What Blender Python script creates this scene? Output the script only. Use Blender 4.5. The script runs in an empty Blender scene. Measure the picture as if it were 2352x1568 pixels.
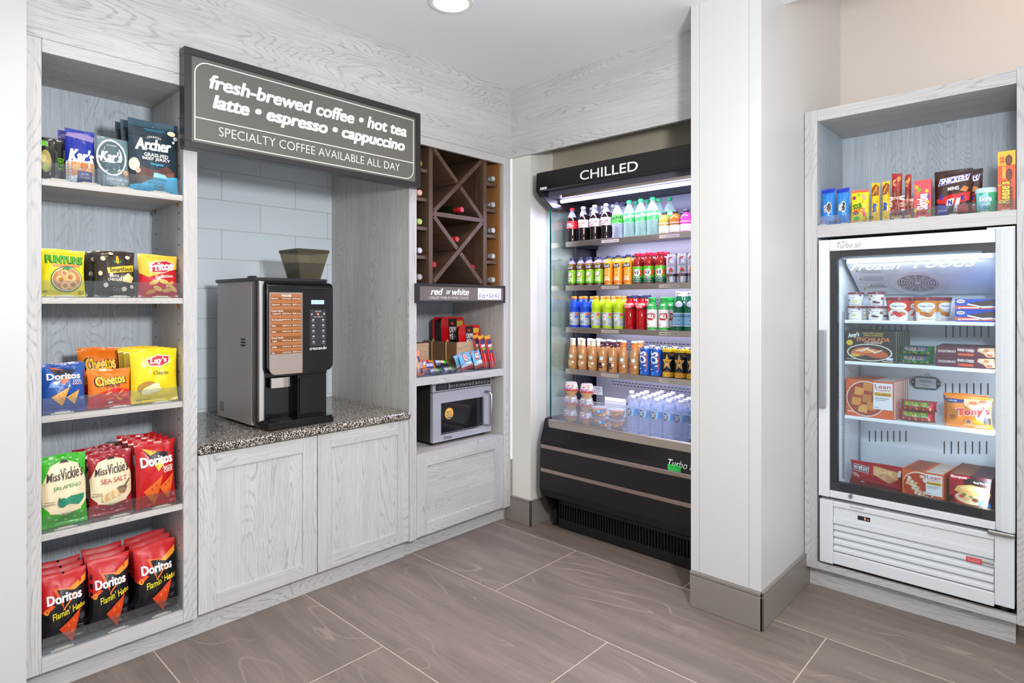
import bpy, bmesh, math, random
from mathutils import Vector, Matrix, noise
PI = math.pi
C = bpy.context.scene.collection
SC = bpy.context.scene
# ---------------------------------------------------------------- camera
F, YAW, HOR, CZ = 1384.4, math.radians(43.06), 696.4, 1.36
cam = bpy.data.cameras.new('camera'); co = bpy.data.objects.new('camera', cam); C.objects.link(co)
cam.sensor_width = 36; cam.lens = 36 * F / 2352; cam.shift_y = (HOR - 784) / 2352 ; cam.clip_start = .02
co.location = (0, 0, CZ); co.rotation_euler = (PI / 2, 0, YAW); SC.camera = co
# ---------------------------------------------------------------- world, lights, exposure
SC.view_settings.view_transform = 'Standard'; SC.view_settings.look = 'None'
SC.view_settings.gamma = 1; SC.view_settings.use_curve_mapping = False; SC.view_settings.exposure = 0.32
SC.cycles.max_bounces = 6; SC.cycles.diffuse_bounces = 4; SC.cycles.glossy_bounces = 3; SC.cycles.transmission_bounces = 4
SC.cycles.transparent_max_bounces = 24; SC.cycles.caustics_reflective = False; SC.cycles.caustics_refractive = False
SC.cycles.sample_clamp_indirect = 4
W = bpy.data.worlds.new('lobby'); SC.world = W; W.use_nodes = True
W.node_tree.nodes['Background'].inputs[0].default_value = (.96, .98, 1, 1)
W.node_tree.nodes['Background'].inputs[1].default_value = .74
def lamp(name, kind, loc, power, color=(1, 1, 1), aim=None, **kw):
    l = bpy.data.lights.new(name, kind); l.energy = power; l.color = color
    for k, v in kw.items(): setattr(l, k, v)
    o = bpy.data.objects.new(name, l); C.objects.link(o); o.location = loc
    if aim: o.rotation_euler = (Vector(aim) - Vector(loc)).to_track_quat('-Z', 'Y').to_euler()
    return o
lamp('photo_flash', 'AREA', (.15, .82, 1.84), 44, (1, .985, .965), (-2.6, 1.0, .85), size=.24)
lamp('ceiling_fill', 'AREA', (.15, .7, 1.95), 28, (.97, .985, 1), (.35, 1.25, 2.7), size=.3)  # unseen upward lamp, added to brighten the ceiling
for i, (x, y, p) in enumerate([(-2.03, 1.79, 14), (-2.1, .62, 12), (-.7, .9, 16), (-.6, 2.0, 14)]):
    lamp('downlight', 'SPOT', (x, y, 2.68), p, (1, .86, .7), spot_size=2.2, spot_blend=.8, shadow_soft_size=.06)
lamp('cove_lamp', 'AREA', (.2, 3.05, 3.25), 8, (1, .8, .66), (.0, 3.35, 2.6), shape='RECTANGLE', size=2.2, size_y=.12)
# ---------------------------------------------------------------- measuring: a ray of the photo meets a plane of the room
FW = Vector((-math.sin(YAW), math.cos(YAW), 0)); RT = Vector((math.cos(YAW), math.sin(YAW), 0))
def ray(u, v): return FW + RT * ((u - 1176) / F) + Vector((0, 0, (HOR - v) / F))
def AX(u, v, X): d = ray(u, v); t = X / d.x; return d.y * t, CZ + d.z * t      # (y, z) on plane x = X
def AY(u, v, Y): d = ray(u, v); t = Y / d.y; return d.x * t, CZ + d.z * t      # (x, z) on plane y = Y
# ---------------------------------------------------------------- materials
def lin(h):
    h = h.lstrip('#')
    f = lambda c: c / 12.92 if c <= .04045 else ((c + .055) / 1.055) ** 2.4
    return tuple(f(int(h[i:i + 2], 16) / 255) for i in (0, 2, 4)) + (1,)
MATS = {}
def node(nt, t, **kw):
    n = nt.nodes.new(t)
    for k, v in kw.items(): setattr(n, k, v)
    return n
def newmat(name):
    m = bpy.data.materials.new(name); m.use_nodes = True; nt = m.node_tree
    return m, nt, nt.nodes['Principled BSDF']
def M(col, rough=.45, metal=0., emit=0., crinkle=0., spec=.5):
    key = (col, rough, metal, emit, crinkle, spec)
    if key in MATS: return MATS[key]
    m, nt, b = newmat('mat_' + col)
    L = nt.links.new
    tc = node(nt, 'ShaderNodeTexCoord'); nz = node(nt, 'ShaderNodeTexNoise')
    L(tc.outputs['Object'], nz.inputs['Vector']); nz.inputs['Scale'].default_value = 38 if crinkle else 60
    nz.inputs['Detail'].default_value = 2
    b.inputs['Base Color'].default_value = lin(col); b.inputs['Metallic'].default_value = metal
    b.inputs['Specular IOR Level'].default_value = spec
    mr = node(nt, 'ShaderNodeMapRange'); L(nz.outputs['Fac'], mr.inputs['Value'])
    mr.inputs['To Min'].default_value = max(0, rough - .02); mr.inputs['To Max'].default_value = rough + .02
    L(mr.outputs[0], b.inputs['Roughness'])
    if crinkle:
        bp = node(nt, 'ShaderNodeBump'); bp.inputs['Strength'].default_value = crinkle; bp.inputs['Distance'].default_value = .01
        L(nz.outputs['Fac'], bp.inputs['Height']); L(bp.outputs[0], b.inputs['Normal'])
    if emit:
        b.inputs['Emission Color'].default_value = lin(col); b.inputs['Emission Strength'].default_value = emit
    MATS[key] = m; return m
def clear(col='ffffff', opac=.12, rough=.05, name='clear'):
    """thin clear plastic or glass: see-through with a surface sheen"""
    key = ('clear', col, opac, rough)
    if key in MATS: return MATS[key]
    m, nt, b = newmat(name + '_' + col); L = nt.links.new
    b.inputs['Base Color'].default_value = lin(col); b.inputs['Roughness'].default_value = rough
    if name in ('acrylic', 'glass'): b = node(nt, 'ShaderNodeBsdfGlossy'); b.inputs['Roughness'].default_value = rough
    tr = node(nt, 'ShaderNodeBsdfTransparent'); tr.inputs[0].default_value = lin(col)
    lw = node(nt, 'ShaderNodeLayerWeight'); lw.inputs['Blend'].default_value = .25
    mr = node(nt, 'ShaderNodeMapRange'); L(lw.outputs['Facing'], mr.inputs['Value'])
    mr.inputs['To Min'].default_value = opac; mr.inputs['To Max'].default_value = min(1, opac + (.22 if name in ('acrylic', 'glass') else .5))
    mx = node(nt, 'ShaderNodeMixShader'); L(mr.outputs[0], mx.inputs[0]); L(tr.outputs[0], mx.inputs[1]); L(b.outputs[0], mx.inputs[2])
    L(mx.outputs[0], nt.nodes['Material Output'].inputs['Surface'])
    MATS[key] = m; return m
def wood(axis, light='c9c8c8', dark='7b7c82', mid='bcbbbc', dens=30., name='wood', streak=.42, rough=.5, rings=.62):
    """limed oak: long grain along the axis, cathedral figure, pores"""
    key = ('wood', axis, light, dark, dens)
    if key in MATS: return MATS[key]
    m, nt, b = newmat(name + '_' + 'xyz'[axis]); L = nt.links.new
    tc = node(nt, 'ShaderNodeTexCoord'); oi = node(nt, 'ShaderNodeObjectInfo')
    ad = node(nt, 'ShaderNodeVectorMath', operation='MULTIPLY_ADD')
    L(oi.outputs['Random'], ad.inputs[0]); ad.inputs[1].default_value = (7.3, 5.1, 3.7); L(tc.outputs['Object'], ad.inputs[2])
    def nz(along, across, det, rgh=.6, dist=0.):
        mp = node(nt, 'ShaderNodeMapping'); s = [across] * 3; s[axis] = along; mp.inputs['Scale'].default_value = s
        L(ad.outputs[0], mp.inputs['Vector']); n = node(nt, 'ShaderNodeTexNoise'); n.inputs['Scale'].default_value = 1
        n.inputs['Detail'].default_value = det; n.inputs['Roughness'].default_value = rgh; n.inputs['Distortion'].default_value = dist
        L(mp.outputs[0], n.inputs['Vector']); return n.outputs['Fac']
    def math_(op, a, bb):
        n = node(nt, 'ShaderNodeMath', operation=op)
        for i, x in enumerate((a, bb)):
            if isinstance(x, (int, float)): n.inputs[i].default_value = x
            else: L(x, n.inputs[i])
        return n.outputs[0]
    def ramp(f, a, bq):
        n = node(nt, 'ShaderNodeMapRange'); L(f, n.inputs['Value']); n.inputs['From Min'].default_value = a; n.inputs['From Max'].default_value = bq
        return n.outputs[0]
    base = nz(.8, 5.5, 1.5, .4)
    ring = math_('SINE', math_('MULTIPLY', base, dens * 12), 0)
    line = ramp(ring, .3, 1.0)
    pore = ramp(nz(14, 200, 3, .7), .36, .6)
    fine = ramp(nz(2.5, 120, 4, .7), .42, .75)
    broad = ramp(nz(1.2, 9, 3), .35, .75)
    mask = ramp(nz(1.5, 5, 2), .3, .52)
    d = math_('MULTIPLY', math_('MULTIPLY', line, pore), math_('MULTIPLY', mask, rings))
    d2 = math_('MULTIPLY', fine, streak)
    d = math_('MAXIMUM', d, math_('MULTIPLY', d2, .8))
    c1 = node(nt, 'ShaderNodeMix', data_type='RGBA'); c1.inputs[6].default_value = lin(light); c1.inputs[7].default_value = lin(mid); L(broad, c1.inputs[0])
    c2 = node(nt, 'ShaderNodeMix', data_type='RGBA'); L(c1.outputs[2], c2.inputs[6]); c2.inputs[7].default_value = lin(dark); L(d, c2.inputs[0])
    L(c2.outputs[2], b.inputs['Base Color']); b.inputs['Roughness'].default_value = rough
    bp = node(nt, 'ShaderNodeBump'); bp.inputs['Strength'].default_value = .15; bp.inputs['Distance'].default_value = .002; bp.invert = True
    L(d, bp.inputs['Height']); L(bp.outputs[0], b.inputs['Normal'])
    MATS[key] = m; return m
def oak(a): return wood(a)
def cool_lit_oak(a): return wood(a, 'c3ced9', '7c8590', 'b3bec9', 34, 'cool_lit_oak', .6)  # same oak, with the cool light inside the niches put into its colour
def dim_oak(a): return wood(a, 'cbc8c5', '8a8682', 'b9b6b3', 32, 'underlit_oak', .7)  # same oak; the under-lit tone of interior boards is put into the colour
def walnut(a): return wood(a, '6a5140', '2e211a', '4d392c', 26, 'walnut', .9, .45)
def tiles_floor():
    m, nt, b = newmat('floor_tile'); L = nt.links.new
    tc = node(nt, 'ShaderNodeTexCoord'); mp = node(nt, 'ShaderNodeMapping'); mp.inputs['Location'].default_value = (2.005 + 1.266 * 4, -1.398 + .632 * 8, 0)
    L(tc.outputs['Object'], mp.inputs['Vector'])
    br = node(nt, 'ShaderNodeTexBrick'); L(mp.outputs[0], br.inputs['Vector'])
    br.offset = .5; br.offset_frequency = 2
    for k, v in (('Scale', 1), ('Mortar Size', .0022), ('Mortar Smooth', .1), ('Bias', 0), ('Brick Width', 1.266), ('Row Height', .632)): br.inputs[k].default_value = v
    br.inputs['Color1'].default_value = (.0, .0, .0, 1); br.inputs['Color2'].default_value = (1, 1, 1, 1)
    def nz(sx, sy, det, dist=0., off=0):
        q = node(nt, 'ShaderNodeMapping'); q.inputs['Scale'].default_value = (sx, sy, 1); q.inputs['Rotation'].default_value = (0, 0, .12)
        av = node(nt, 'ShaderNodeVectorMath', operation='ADD'); L(tc.outputs['Object'], av.inputs[0])
        mu = node(nt, 'ShaderNodeVectorMath', operation='SCALE'); L(br.outputs['Color'], mu.inputs[0]); mu.inputs['Scale'].default_value = 9
        L(mu.outputs[0], av.inputs[1]); L(av.outputs[0], q.inputs['Vector'])
        n = node(nt, 'ShaderNodeTexNoise'); n.inputs['Scale'].default_value = 1; n.inputs['Detail'].default_value = det; n.inputs['Distortion'].default_value = dist
        L(q.outputs[0], n.inputs['Vector']); return n.outputs['Fac']
    def mr(f, a, c, x=0., y=1.):
        n = node(nt, 'ShaderNodeMapRange'); L(f, n.inputs['Value'])
        for k, v in zip(('From Min', 'From Max', 'To Min', 'To Max'), (a, c, x, y)): n.inputs[k].default_value = v
        return n.outputs[0]
    def mix(f, a, c):
        n = node(nt, 'ShaderNodeMix', data_type='RGBA'); L(f, n.inputs[0])
        for i, x in ((6, a), (7, c)):
            if isinstance(x, str): n.inputs[i].default_value = lin(x)
            else: L(x, n.inputs[i])
        return n.outputs[2]
    c = mix(mr(nz(1.2, 11, 5, .4), .35, .68), '746962', '897b72')
    c = mix(mr(nz(6, 90, 4), .45, .8, 0, .5), c, '625852')
    v = nz(.8, 3.2, 2, .6)
    sn = node(nt, 'ShaderNodeMath', operation='SINE'); ml = node(nt, 'ShaderNodeMath', operation='MULTIPLY'); L(v, ml.inputs[0]); ml.inputs[1].default_value = 62; L(ml.outputs[0], sn.inputs[0])
    vm = node(nt, 'ShaderNodeMath', operation='MULTIPLY'); L(mr(sn.outputs[0], .93, 1, 0, .5), vm.inputs[0]); L(mr(nz(1.4, 4, 2), .45, .62), vm.inputs[1])
    c = mix(vm.outputs[0], c, 'a99a8e')
    c = mix(br.outputs['Fac'], c, 'c2b1a0')
    L(c, b.inputs['Base Color'])
    L(mr(br.outputs['Fac'], 0, 1, .42, .8), b.inputs['Roughness'])
    bp = node(nt, 'ShaderNodeBump'); bp.inputs['Strength'].default_value = .4; bp.inputs['Distance'].default_value = .002; bp.invert = True
    L(br.outputs['Fac'], bp.inputs['Height']); L(bp.outputs[0], b.inputs['Normal'])
    return m
def tiles_wall():
    """glossy pale tiles 12 x 36 cm in running bond on the plane x = const"""
    m, nt, b = newmat('wall_tile'); L = nt.links.new
    tc = node(nt, 'ShaderNodeTexCoord'); sx = node(nt, 'ShaderNodeSeparateXYZ'); cx = node(nt, 'ShaderNodeCombineXYZ')
    L(tc.outputs['Object'], sx.inputs[0]); L(sx.outputs['Y'], cx.inputs['X']); L(sx.outputs['Z'], cx.inputs['Y'])
    mp = node(nt, 'ShaderNodeMapping'); mp.inputs['Location'].default_value = (TILE_Y, TILE_Z, 0); L(cx.outputs[0], mp.inputs['Vector'])
    br = node(nt, 'ShaderNodeTexBrick'); L(mp.outputs[0], br.inputs['Vector']); br.offset = .5
    for k, v in (('Scale', 1), ('Mortar Size', .0018), ('Mortar Smooth', .3), ('Brick Width', TILE_W), ('Row Height', TILE_H)): br.inputs[k].default_value = v
    br.inputs['Color1'].default_value = lin('dfebf4'); br.inputs['Color2'].default_value = lin('dae7f1'); br.inputs['Mortar'].default_value = lin('b9b9b3')
    L(br.outputs['Color'], b.inputs['Base Color']); b.inputs['Roughness'].default_value = .15
    bp = node(nt, 'ShaderNodeBump'); bp.inputs['Strength'].default_value = .5; bp.inputs['Distance'].default_value = .002; bp.invert = True
    L(br.outputs['Fac'], bp.inputs['Height']); L(bp.outputs[0], b.inputs['Normal'])
    return m
def granite():
    m, nt, b = newmat('granite'); L = nt.links.new
    tc = node(nt, 'ShaderNodeTexCoord'); c = None
    def layer(scale, lo, hi, a, seed):
        nonlocal c
        v = node(nt, 'ShaderNodeTexVoronoi'); v.inputs['Scale'].default_value = scale; L(tc.outputs['Object'], v.inputs['Vector'])
        s = node(nt, 'ShaderNodeSeparateColor'); L(v.outputs['Color'], s.inputs[0])
        r = node(nt, 'ShaderNodeMapRange'); L(s.outputs[seed], r.inputs['Value']); r.inputs['From Min'].default_value = lo; r.inputs['From Max'].default_value = hi
        n = node(nt, 'ShaderNodeMix', data_type='RGBA'); L(r.outputs[0], n.inputs[0])
        if c is None: n.inputs[6].default_value = lin('cfc3b6')
        else: L(c, n.inputs[6])
        n.inputs[7].default_value = lin(a); c = n.outputs[2]
    layer(230, .5, .5, 'a08a78', 0); layer(300, .66, .66, '6e625a', 1); layer(360, .82, .8, '2e2a28', 2); layer(280, .82, .9, 'e6dfd5', 0)
    L(c, b.inputs['Base Color']); b.inputs['Roughness'].default_value = .16
    return m
def steel(col='b9b6b3', rough=.3, axis=0):
    key = ('steel', col, rough, axis)
    if key in MATS: return MATS[key]
    m, nt, b = newmat('brushed_steel'); L = nt.links.new
    tc = node(nt, 'ShaderNodeTexCoord'); mp = node(nt, 'ShaderNodeMapping'); s = [400] * 3; s[axis] = 4; mp.inputs['Scale'].default_value = s
    n = node(nt, 'ShaderNodeTexNoise'); n.inputs['Scale'].default_value = 1; L(tc.outputs['Object'], mp.inputs[0]); L(mp.outputs[0], n.inputs['Vector'])
    r = node(nt, 'ShaderNodeMapRange'); L(n.outputs['Fac'], r.inputs['Value']); r.inputs['To Min'].default_value = rough - .08; r.inputs['To Max'].default_value = rough + .12
    L(r.outputs[0], b.inputs['Roughness']); b.inputs['Base Color'].default_value = lin(col); b.inputs['Metallic'].default_value = 1
    MATS[key] = m; return m
WHITE = lambda: M('e4e4e2', .35)
BLACK = lambda: M('121112', .3)
# ---------------------------------------------------------------- things, parts, properties
def prop(o, label=None, cat=None, group=None, kind=None):
    for k, v in (('label', label), ('category', cat), ('group', group), ('kind', kind)):
        if v: o[k] = v
    return o
def thing(name, loc, label, cat, group=None, rz=0.):
    o = bpy.data.objects.new(name, None); C.objects.link(o); o.location = loc; o.rotation_euler = (0, 0, rz); o.empty_display_size = .05
    return prop(o, label, cat, group)
def dup(src, loc=None, label=None, rz=None, group=None, scale=None, rot=None):
    r = src.copy(); C.objects.link(r)
    if loc is not None: r.location = loc
    if rz is not None: r.rotation_euler = (0, 0, rz)
    if rot is not None: r.rotation_euler = rot
    if scale: r.scale = scale
    prop(r, label, None, group)
    for ch in src.children:
        c = ch.copy(); C.objects.link(c); c.parent = r
        for g in ch.children:
            d = g.copy(); C.objects.link(d); d.parent = c
    return r
# ---------------------------------------------------------------- mesh builder
_txt = {}
def text2d(s, bold=0., shear=0., res=3):
    key = (s, bold, shear, res)
    if key not in _txt:
        cu = bpy.data.curves.new('t', 'FONT'); cu.body = s; cu.offset = bold; cu.shear = shear; cu.resolution_u = res; cu.align_x = 'LEFT'
        ob = bpy.data.objects.new('t', cu); me = bpy.data.meshes.new_from_object(ob)
        v = [(p.co.x, p.co.y) for p in me.vertices]; f = [tuple(p.vertices) for p in me.polygons]
        bpy.data.objects.remove(ob); bpy.data.curves.remove(cu); bpy.data.meshes.remove(me)
        if v:
            x0 = min(p[0] for p in v); x1 = max(p[0] for p in v); y0 = min(p[1] for p in v); y1 = max(p[1] for p in v)
            w = max(1e-6, x1 - x0); h = max(1e-6, y1 - y0)
            # faces all counter-clockwise
            ff = []
            for q in f:
                a = sum(v[q[i]][0] * v[q[(i + 1) % len(q)]][1] - v[q[(i + 1) % len(q)]][0] * v[q[i]][1] for i in range(len(q)))
                ff.append(q if a > 0 else q[::-1])
            v = [((p[0] - x0) / w - .5, (p[1] - y0) / h - .5) for p in v]; _txt[key] = (v, ff, w / h)
        else: _txt[key] = ([], [], 1)
    return _txt[key]
def finer(v, f, sx, sy, L):
    """split lettering triangles until they follow a curved face"""
    bm = bmesh.new(); vs = [bm.verts.new((p[0] * sx, p[1] * sy, 0)) for p in v]
    for q in f:
        try: bm.faces.new([vs[i] for i in q])
        except ValueError: pass
    for _ in range(4):
        es = [e for e in bm.edges if e.calc_length() > L]
        if not es: break
        bmesh.ops.subdivide_edges(bm, edges=es, cuts=1); bmesh.ops.triangulate(bm, faces=bm.faces[:])
    bm.normal_update(); bm.verts.index_update()
    r = [(p.co.x / sx, p.co.y / sy) for p in bm.verts], [tuple(x.index for x in q.verts) if q.normal.z > 0 else tuple(x.index for x in q.verts)[::-1] for q in bm.faces]
    bm.free(); return r
class B:
    def __init__(s): s.v = []; s.f = []; s.m = []; s.mats = []
    def mi(s, m):
        if m not in s.mats: s.mats.append(m)
        return s.mats.index(m)
    def add(s, vs, fs, m):
        n = len(s.v); i = s.mi(m); s.v += [tuple(p) for p in vs]
        for q in fs: s.f.append(tuple(k + n for k in q)); s.m.append(i)
        return s
    def box(s, x0, y0, z0, x1, y1, z1, m):
        x0, x1 = sorted((x0, x1)); y0, y1 = sorted((y0, y1)); z0, z1 = sorted((z0, z1))
        return s.add([(x0, y0, z0), (x1, y0, z0), (x1, y1, z0), (x0, y1, z0), (x0, y0, z1), (x1, y0, z1), (x1, y1, z1), (x0, y1, z1)],
                     [(0, 3, 2, 1), (4, 5, 6, 7), (0, 1, 5, 4), (1, 2, 6, 5), (2, 3, 7, 6), (3, 0, 4, 7)], m)
    def prism(s, prof, axis, a, b, m):
        """closed 2-D outline swept along an axis; outline in the other two axes (x: y,z  y: x,z  z: x,y)"""
        def p(q, t):
            return (t, q[0], q[1]) if axis == 0 else (q[0], t, q[1]) if axis == 1 else (q[0], q[1], t)
        n = len(prof); vs = [p(q, a) for q in prof] + [p(q, b) for q in prof]
        ar = sum(prof[i][0] * prof[(i + 1) % n][1] - prof[(i + 1) % n][0] * prof[i][1] for i in range(n))
        fl = (ar > 0) == (axis != 1)
        if b < a: fl = not fl
        fs = [tuple(range(n))[::-1], tuple(range(n, 2 * n))] + [(i, (i + 1) % n, n + (i + 1) % n, n + i) for i in range(n)]
        return s.add(vs, fs if fl else [q[::-1] for q in fs], m)
    def lathe(s, prof, m, seg=20, cx=0., cy=0., ell=1.):
        """prof: (r, z) or (r, z, mat) from bottom to top; a mat holds for the band above its point"""
        n0 = len(s.v); cur = m
        for q in prof:
            for k in range(seg):
                a = 2 * PI * k / seg; s.v.append((cx + q[0] * math.cos(a), cy + ell * q[0] * math.sin(a), q[1]))
        for i in range(len(prof) - 1):
            if len(prof[i]) > 2: cur = prof[i][2]
            mi = s.mi(cur)
            for k in range(seg):
                a = n0 + i * seg + k; b = n0 + i * seg + (k + 1) % seg
                s.f.append((a, b, b + seg, a + seg)); s.m.append(mi)
        s.f.append(tuple(n0 + k for k in range(seg))[::-1]); s.m.append(s.mi(prof[0][2] if len(prof[0]) > 2 else m))
        t = n0 + (len(prof) - 1) * seg; s.f.append(tuple(t + k for k in range(seg))); s.m.append(s.mi(cur))
        return s
    def tube(s, pts, r, m, seg=8):
        pts = [Vector(p) for p in pts]; n0 = len(s.v)
        nrm = None
        for i, p in enumerate(pts):
            t = (pts[min(i + 1, len(pts) - 1)] - pts[max(i - 1, 0)]).normalized()
            if nrm is None: nrm = t.orthogonal()
            nrm = (nrm - t * nrm.dot(t)).normalized(); bn = t.cross(nrm)
            for k in range(seg):
                a = 2 * PI * k / seg; s.v.append(tuple(p + nrm * (r * math.cos(a)) + bn * (r * math.sin(a))))
        mi = s.mi(m)
        for i in range(len(pts) - 1):
            for k in range(seg):
                a = n0 + i * seg + k; b = n0 + i * seg + (k + 1) % seg; s.f.append((a, b, b + seg, a + seg)); s.m.append(mi)
        s.f.append(tuple(n0 + k for k in range(seg))[::-1]); s.m.append(mi)
        t = n0 + (len(pts) - 1) * seg; s.f.append(tuple(t + k for k in range(seg))); s.m.append(mi)
        return s
    def art(s, items, S, w=1., h=1., maxlen=None, layer0=1):
        """flat printing: items in fractions of a w x h face, laid on the surface S(u, v, off)"""
        for k, it in enumerate(items):
            off = .00025 * (layer0 + k * .5); c = it[-1]; m = M(c, .42) if isinstance(c, str) else c
            kind = it[0]
            if kind == 'T':
                _, txt, cx, cy, tw, th, opt, _c = it
                bo_ = opt.get('b', .01); v, f, asp = text2d(txt, min(bo_, .008), opt.get('s', 0), opt.get('res', 2))
                r = math.radians(opt.get('r', 0)); W_, H_ = tw * w, (th * h if th else tw * w / asp)
                arc = opt.get('arc', 0)
                pts = []
                for p in v:
                    x, y = p[0] * W_, p[1] * H_
                    y += arc * h * (.25 - p[0] ** 2) * 4
                    pts.append((cx * w + x * math.cos(r) - y * math.sin(r), cy * h + x * math.sin(r) + y * math.cos(r)))
                if bo_ > .012:                                    # heavy lettering: struck several times, a hair apart
                    q = (bo_ - .004) * (H_ if th else W_ / asp) * 1.1
                    for j, (dx, dy) in enumerate(((-1, -.5), (1, -.5), (-1, .6), (1, .6), (0, 0))):
                        s.add([S(p[0] + dx * q, p[1] + dy * q, off + j * 2e-5) for p in pts], f, m)
                else: s.add([S(p[0], p[1], off) for p in pts], f, m)
                continue
            if kind == 'R': x0, y0, x1, y1 = it[1:5]; pts = [(x0, y0), (x1, y0), (x1, y1), (x0, y1)]
            elif kind == 'E':
                cx, cy, rx, ry = it[1:5]; rt = math.radians(it[5]) if len(it) > 6 else 0; n = 20
                pts = []
                for i in range(n):
                    a = 2 * PI * i / n; x, y = rx * w * math.cos(a), ry * h * math.sin(a)
                    pts.append((cx + (x * math.cos(rt) - y * math.sin(rt)) / w, cy + (x * math.sin(rt) + y * math.cos(rt)) / h))
            else: pts = list(it[1])
            a = sum(pts[i][0] * pts[(i + 1) % len(pts)][1] - pts[(i + 1) % len(pts)][0] * pts[i][1] for i in range(len(pts)))
            if a < 0: pts = pts[::-1]
            bm = bmesh.new(); fc = bm.faces.new([bm.verts.new((p[0] * w, p[1] * h, 0)) for p in pts])
            if maxlen or len(pts) > 4:
                bmesh.ops.triangulate(bm, faces=[fc])
            for _ in range(6):
                if not maxlen: break
                es = [e for e in bm.edges if e.calc_length() > maxlen]
                if not es: break
                bmesh.ops.subdivide_edges(bm, edges=es, cuts=1); bmesh.ops.triangulate(bm, faces=bm.faces[:])
            bm.normal_update(); bm.verts.index_update()
            fs = [tuple(q.index for q in f.verts) if f.normal.z > 0 else tuple(q.index for q in f.verts)[::-1] for f in bm.faces]
            s.add([S(q.co.x, q.co.y, off) for q in bm.verts], fs, m); bm.free()
        return s
    def build(s, name, parent=None, smooth=None, bevel=0., seg=2, solid=None):
        base = Vector((0, 0, 0))
        if parent is not None:
            base = parent.location.copy() if parent.parent is None else parent.parent.location + parent.location
        me = bpy.data.meshes.new(name); me.from_pydata([Vector(p) - base for p in s.v], [], s.f)
        for m in s.mats: me.materials.append(m)
        me.polygons.foreach_set('material_index', s.m)
        if smooth:
            me.polygons.foreach_set('use_smooth', [True] * len(s.f))
            try: me.set_sharp_from_angle(angle=math.radians(smooth))
            except Exception: pass
        me.update(); o = bpy.data.objects.new(name, me); C.objects.link(o)
        if parent is not None: o.parent = parent
        if bevel:
            b = o.modifiers.new('bevel', 'BEVEL'); b.width = bevel; b.segments = seg; b.limit_method = 'ANGLE'; b.angle_limit = .7; b.harden_normals = False
        return o
def bx(*a): return B().box(*a)
def struct(o): o['kind'] = 'structure'; return o
def bounds(o):
    M_ = o.matrix_basis; q = [M_ @ v.co for v in o.data.vertices]
    return [(min(p[i] for p in q), max(p[i] for p in q)) for i in range(3)]
def settle(o, z=None, x=None, y=None):
    """rest a placed single-mesh thing at height z and keep it between side limits"""
    b = bounds(o)
    for i, lim in ((0, x), (1, y)):
        if lim:
            lo, hi = lim
            if b[i][1] - b[i][0] > hi - lo:
                k = (hi - lo) / (b[i][1] - b[i][0]) * .995; o.scale = (o.scale[0] * k, o.scale[1], o.scale[2]); b = bounds(o)
            d = max(0, lo - b[i][0]) or min(0, hi - b[i][1]); o.location[i] += d
    if z is not None: o.location.z += z - bounds(o)[2][0]
    return o
def base_at(o, p):
    """move the origin of a single-mesh thing to p"""
    d = Vector(p) - o.location; o.data.transform(Matrix.Translation(-d)); o.location = p; return o
def flat_y(y, x0=0., z0=0.): return lambda u, v, o: (x0 + u, y - o, z0 + v)          # faces -y
def flat_x(x, y0=0., z0=0.): return lambda u, v, o: (x + o, y0 + u, z0 + v)          # faces +x
T = lambda t, cx, cy, w, h, c, **k: ('T', t, cx, cy, w, h, k, c)
R = lambda a, b, c, d, col: ('R', a, b, c, d, col)
E = lambda a, b, c, d, col, r=0: ('E', a, b, c, d, r, col)
P = lambda pts, col: ('P', pts, col)
TILE_W, TILE_H, TILE_Y, TILE_Z = .36, .12, 0., 0.
# ================================================================ setting
TILE_W, TILE_H, TILE_Y, TILE_Z = .421, .159, -1.309 + 4 * .421, -1.916 + 11 * .159
XF = -2.585          # face of the left-hand cabinets
YF = 3.085           # face of the right-hand cabinet
CEIL = 2.70
wh = M('c8c9c9', .4); grey_base = M('837c77', .35)
struct(bx(-3.6, -.5, -.1, 1.3, 4.0, 0, tiles_floor()).build('floor'))
struct(bx(-3.6, -.3, CEIL, 1.0, 2.81, CEIL + .1, M('e9edf1', .7)).build('ceiling'))
struct(bx(-2.6, 2.81, CEIL, -.957, 3.85, CEIL + .1, M('dcdddf', .7)).build('ceiling_niche'))
struct(bx(-.955, 2.785, CEIL + .1, 1.8, 2.81, 3.4, wh).build('trim_7'))
struct(bx(-1.0, 2.81, 3.4, 1.8, 3.85, 3.5, wh).build('ceiling_cove'))
struct(bx(-2.75, -.5, 0, -2.562, .364, CEIL, M('c9c9c9', .4)).build('wall_left'))
struct(B().box(-2.58, 2.766, 0, -2.431, 2.79, 2.267, M('dfded8', .4)).box(-2.6, 2.79, 0, -2.431, 3.85, CEIL, M('dfded8', .4)).build('wall_stub'))
struct(bx(-2.431, 3.72, 0, -1.268, 3.85, CEIL, M('e6e1d2', .5)).build('wall_niche'))
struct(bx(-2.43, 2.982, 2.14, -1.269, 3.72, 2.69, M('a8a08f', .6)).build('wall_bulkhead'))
struct(bx(-.956, 3.70, 0, 1.8, 3.85, 3.4, M('dcd3cc', .5)).build('wall_right'))
b = B()
b.box(-1.268, 2.542, 0, -.956, 3.85, 3.4, wh)
for x0, x1 in ((-1.268, -1.2295), (-1.227, -1.0075), (-1.005, -.956)): b.box(x0, 2.539, .158, x1, 2.542, CEIL, wh)
struct(b.build('wall_pillar', bevel=.0015))
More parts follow.
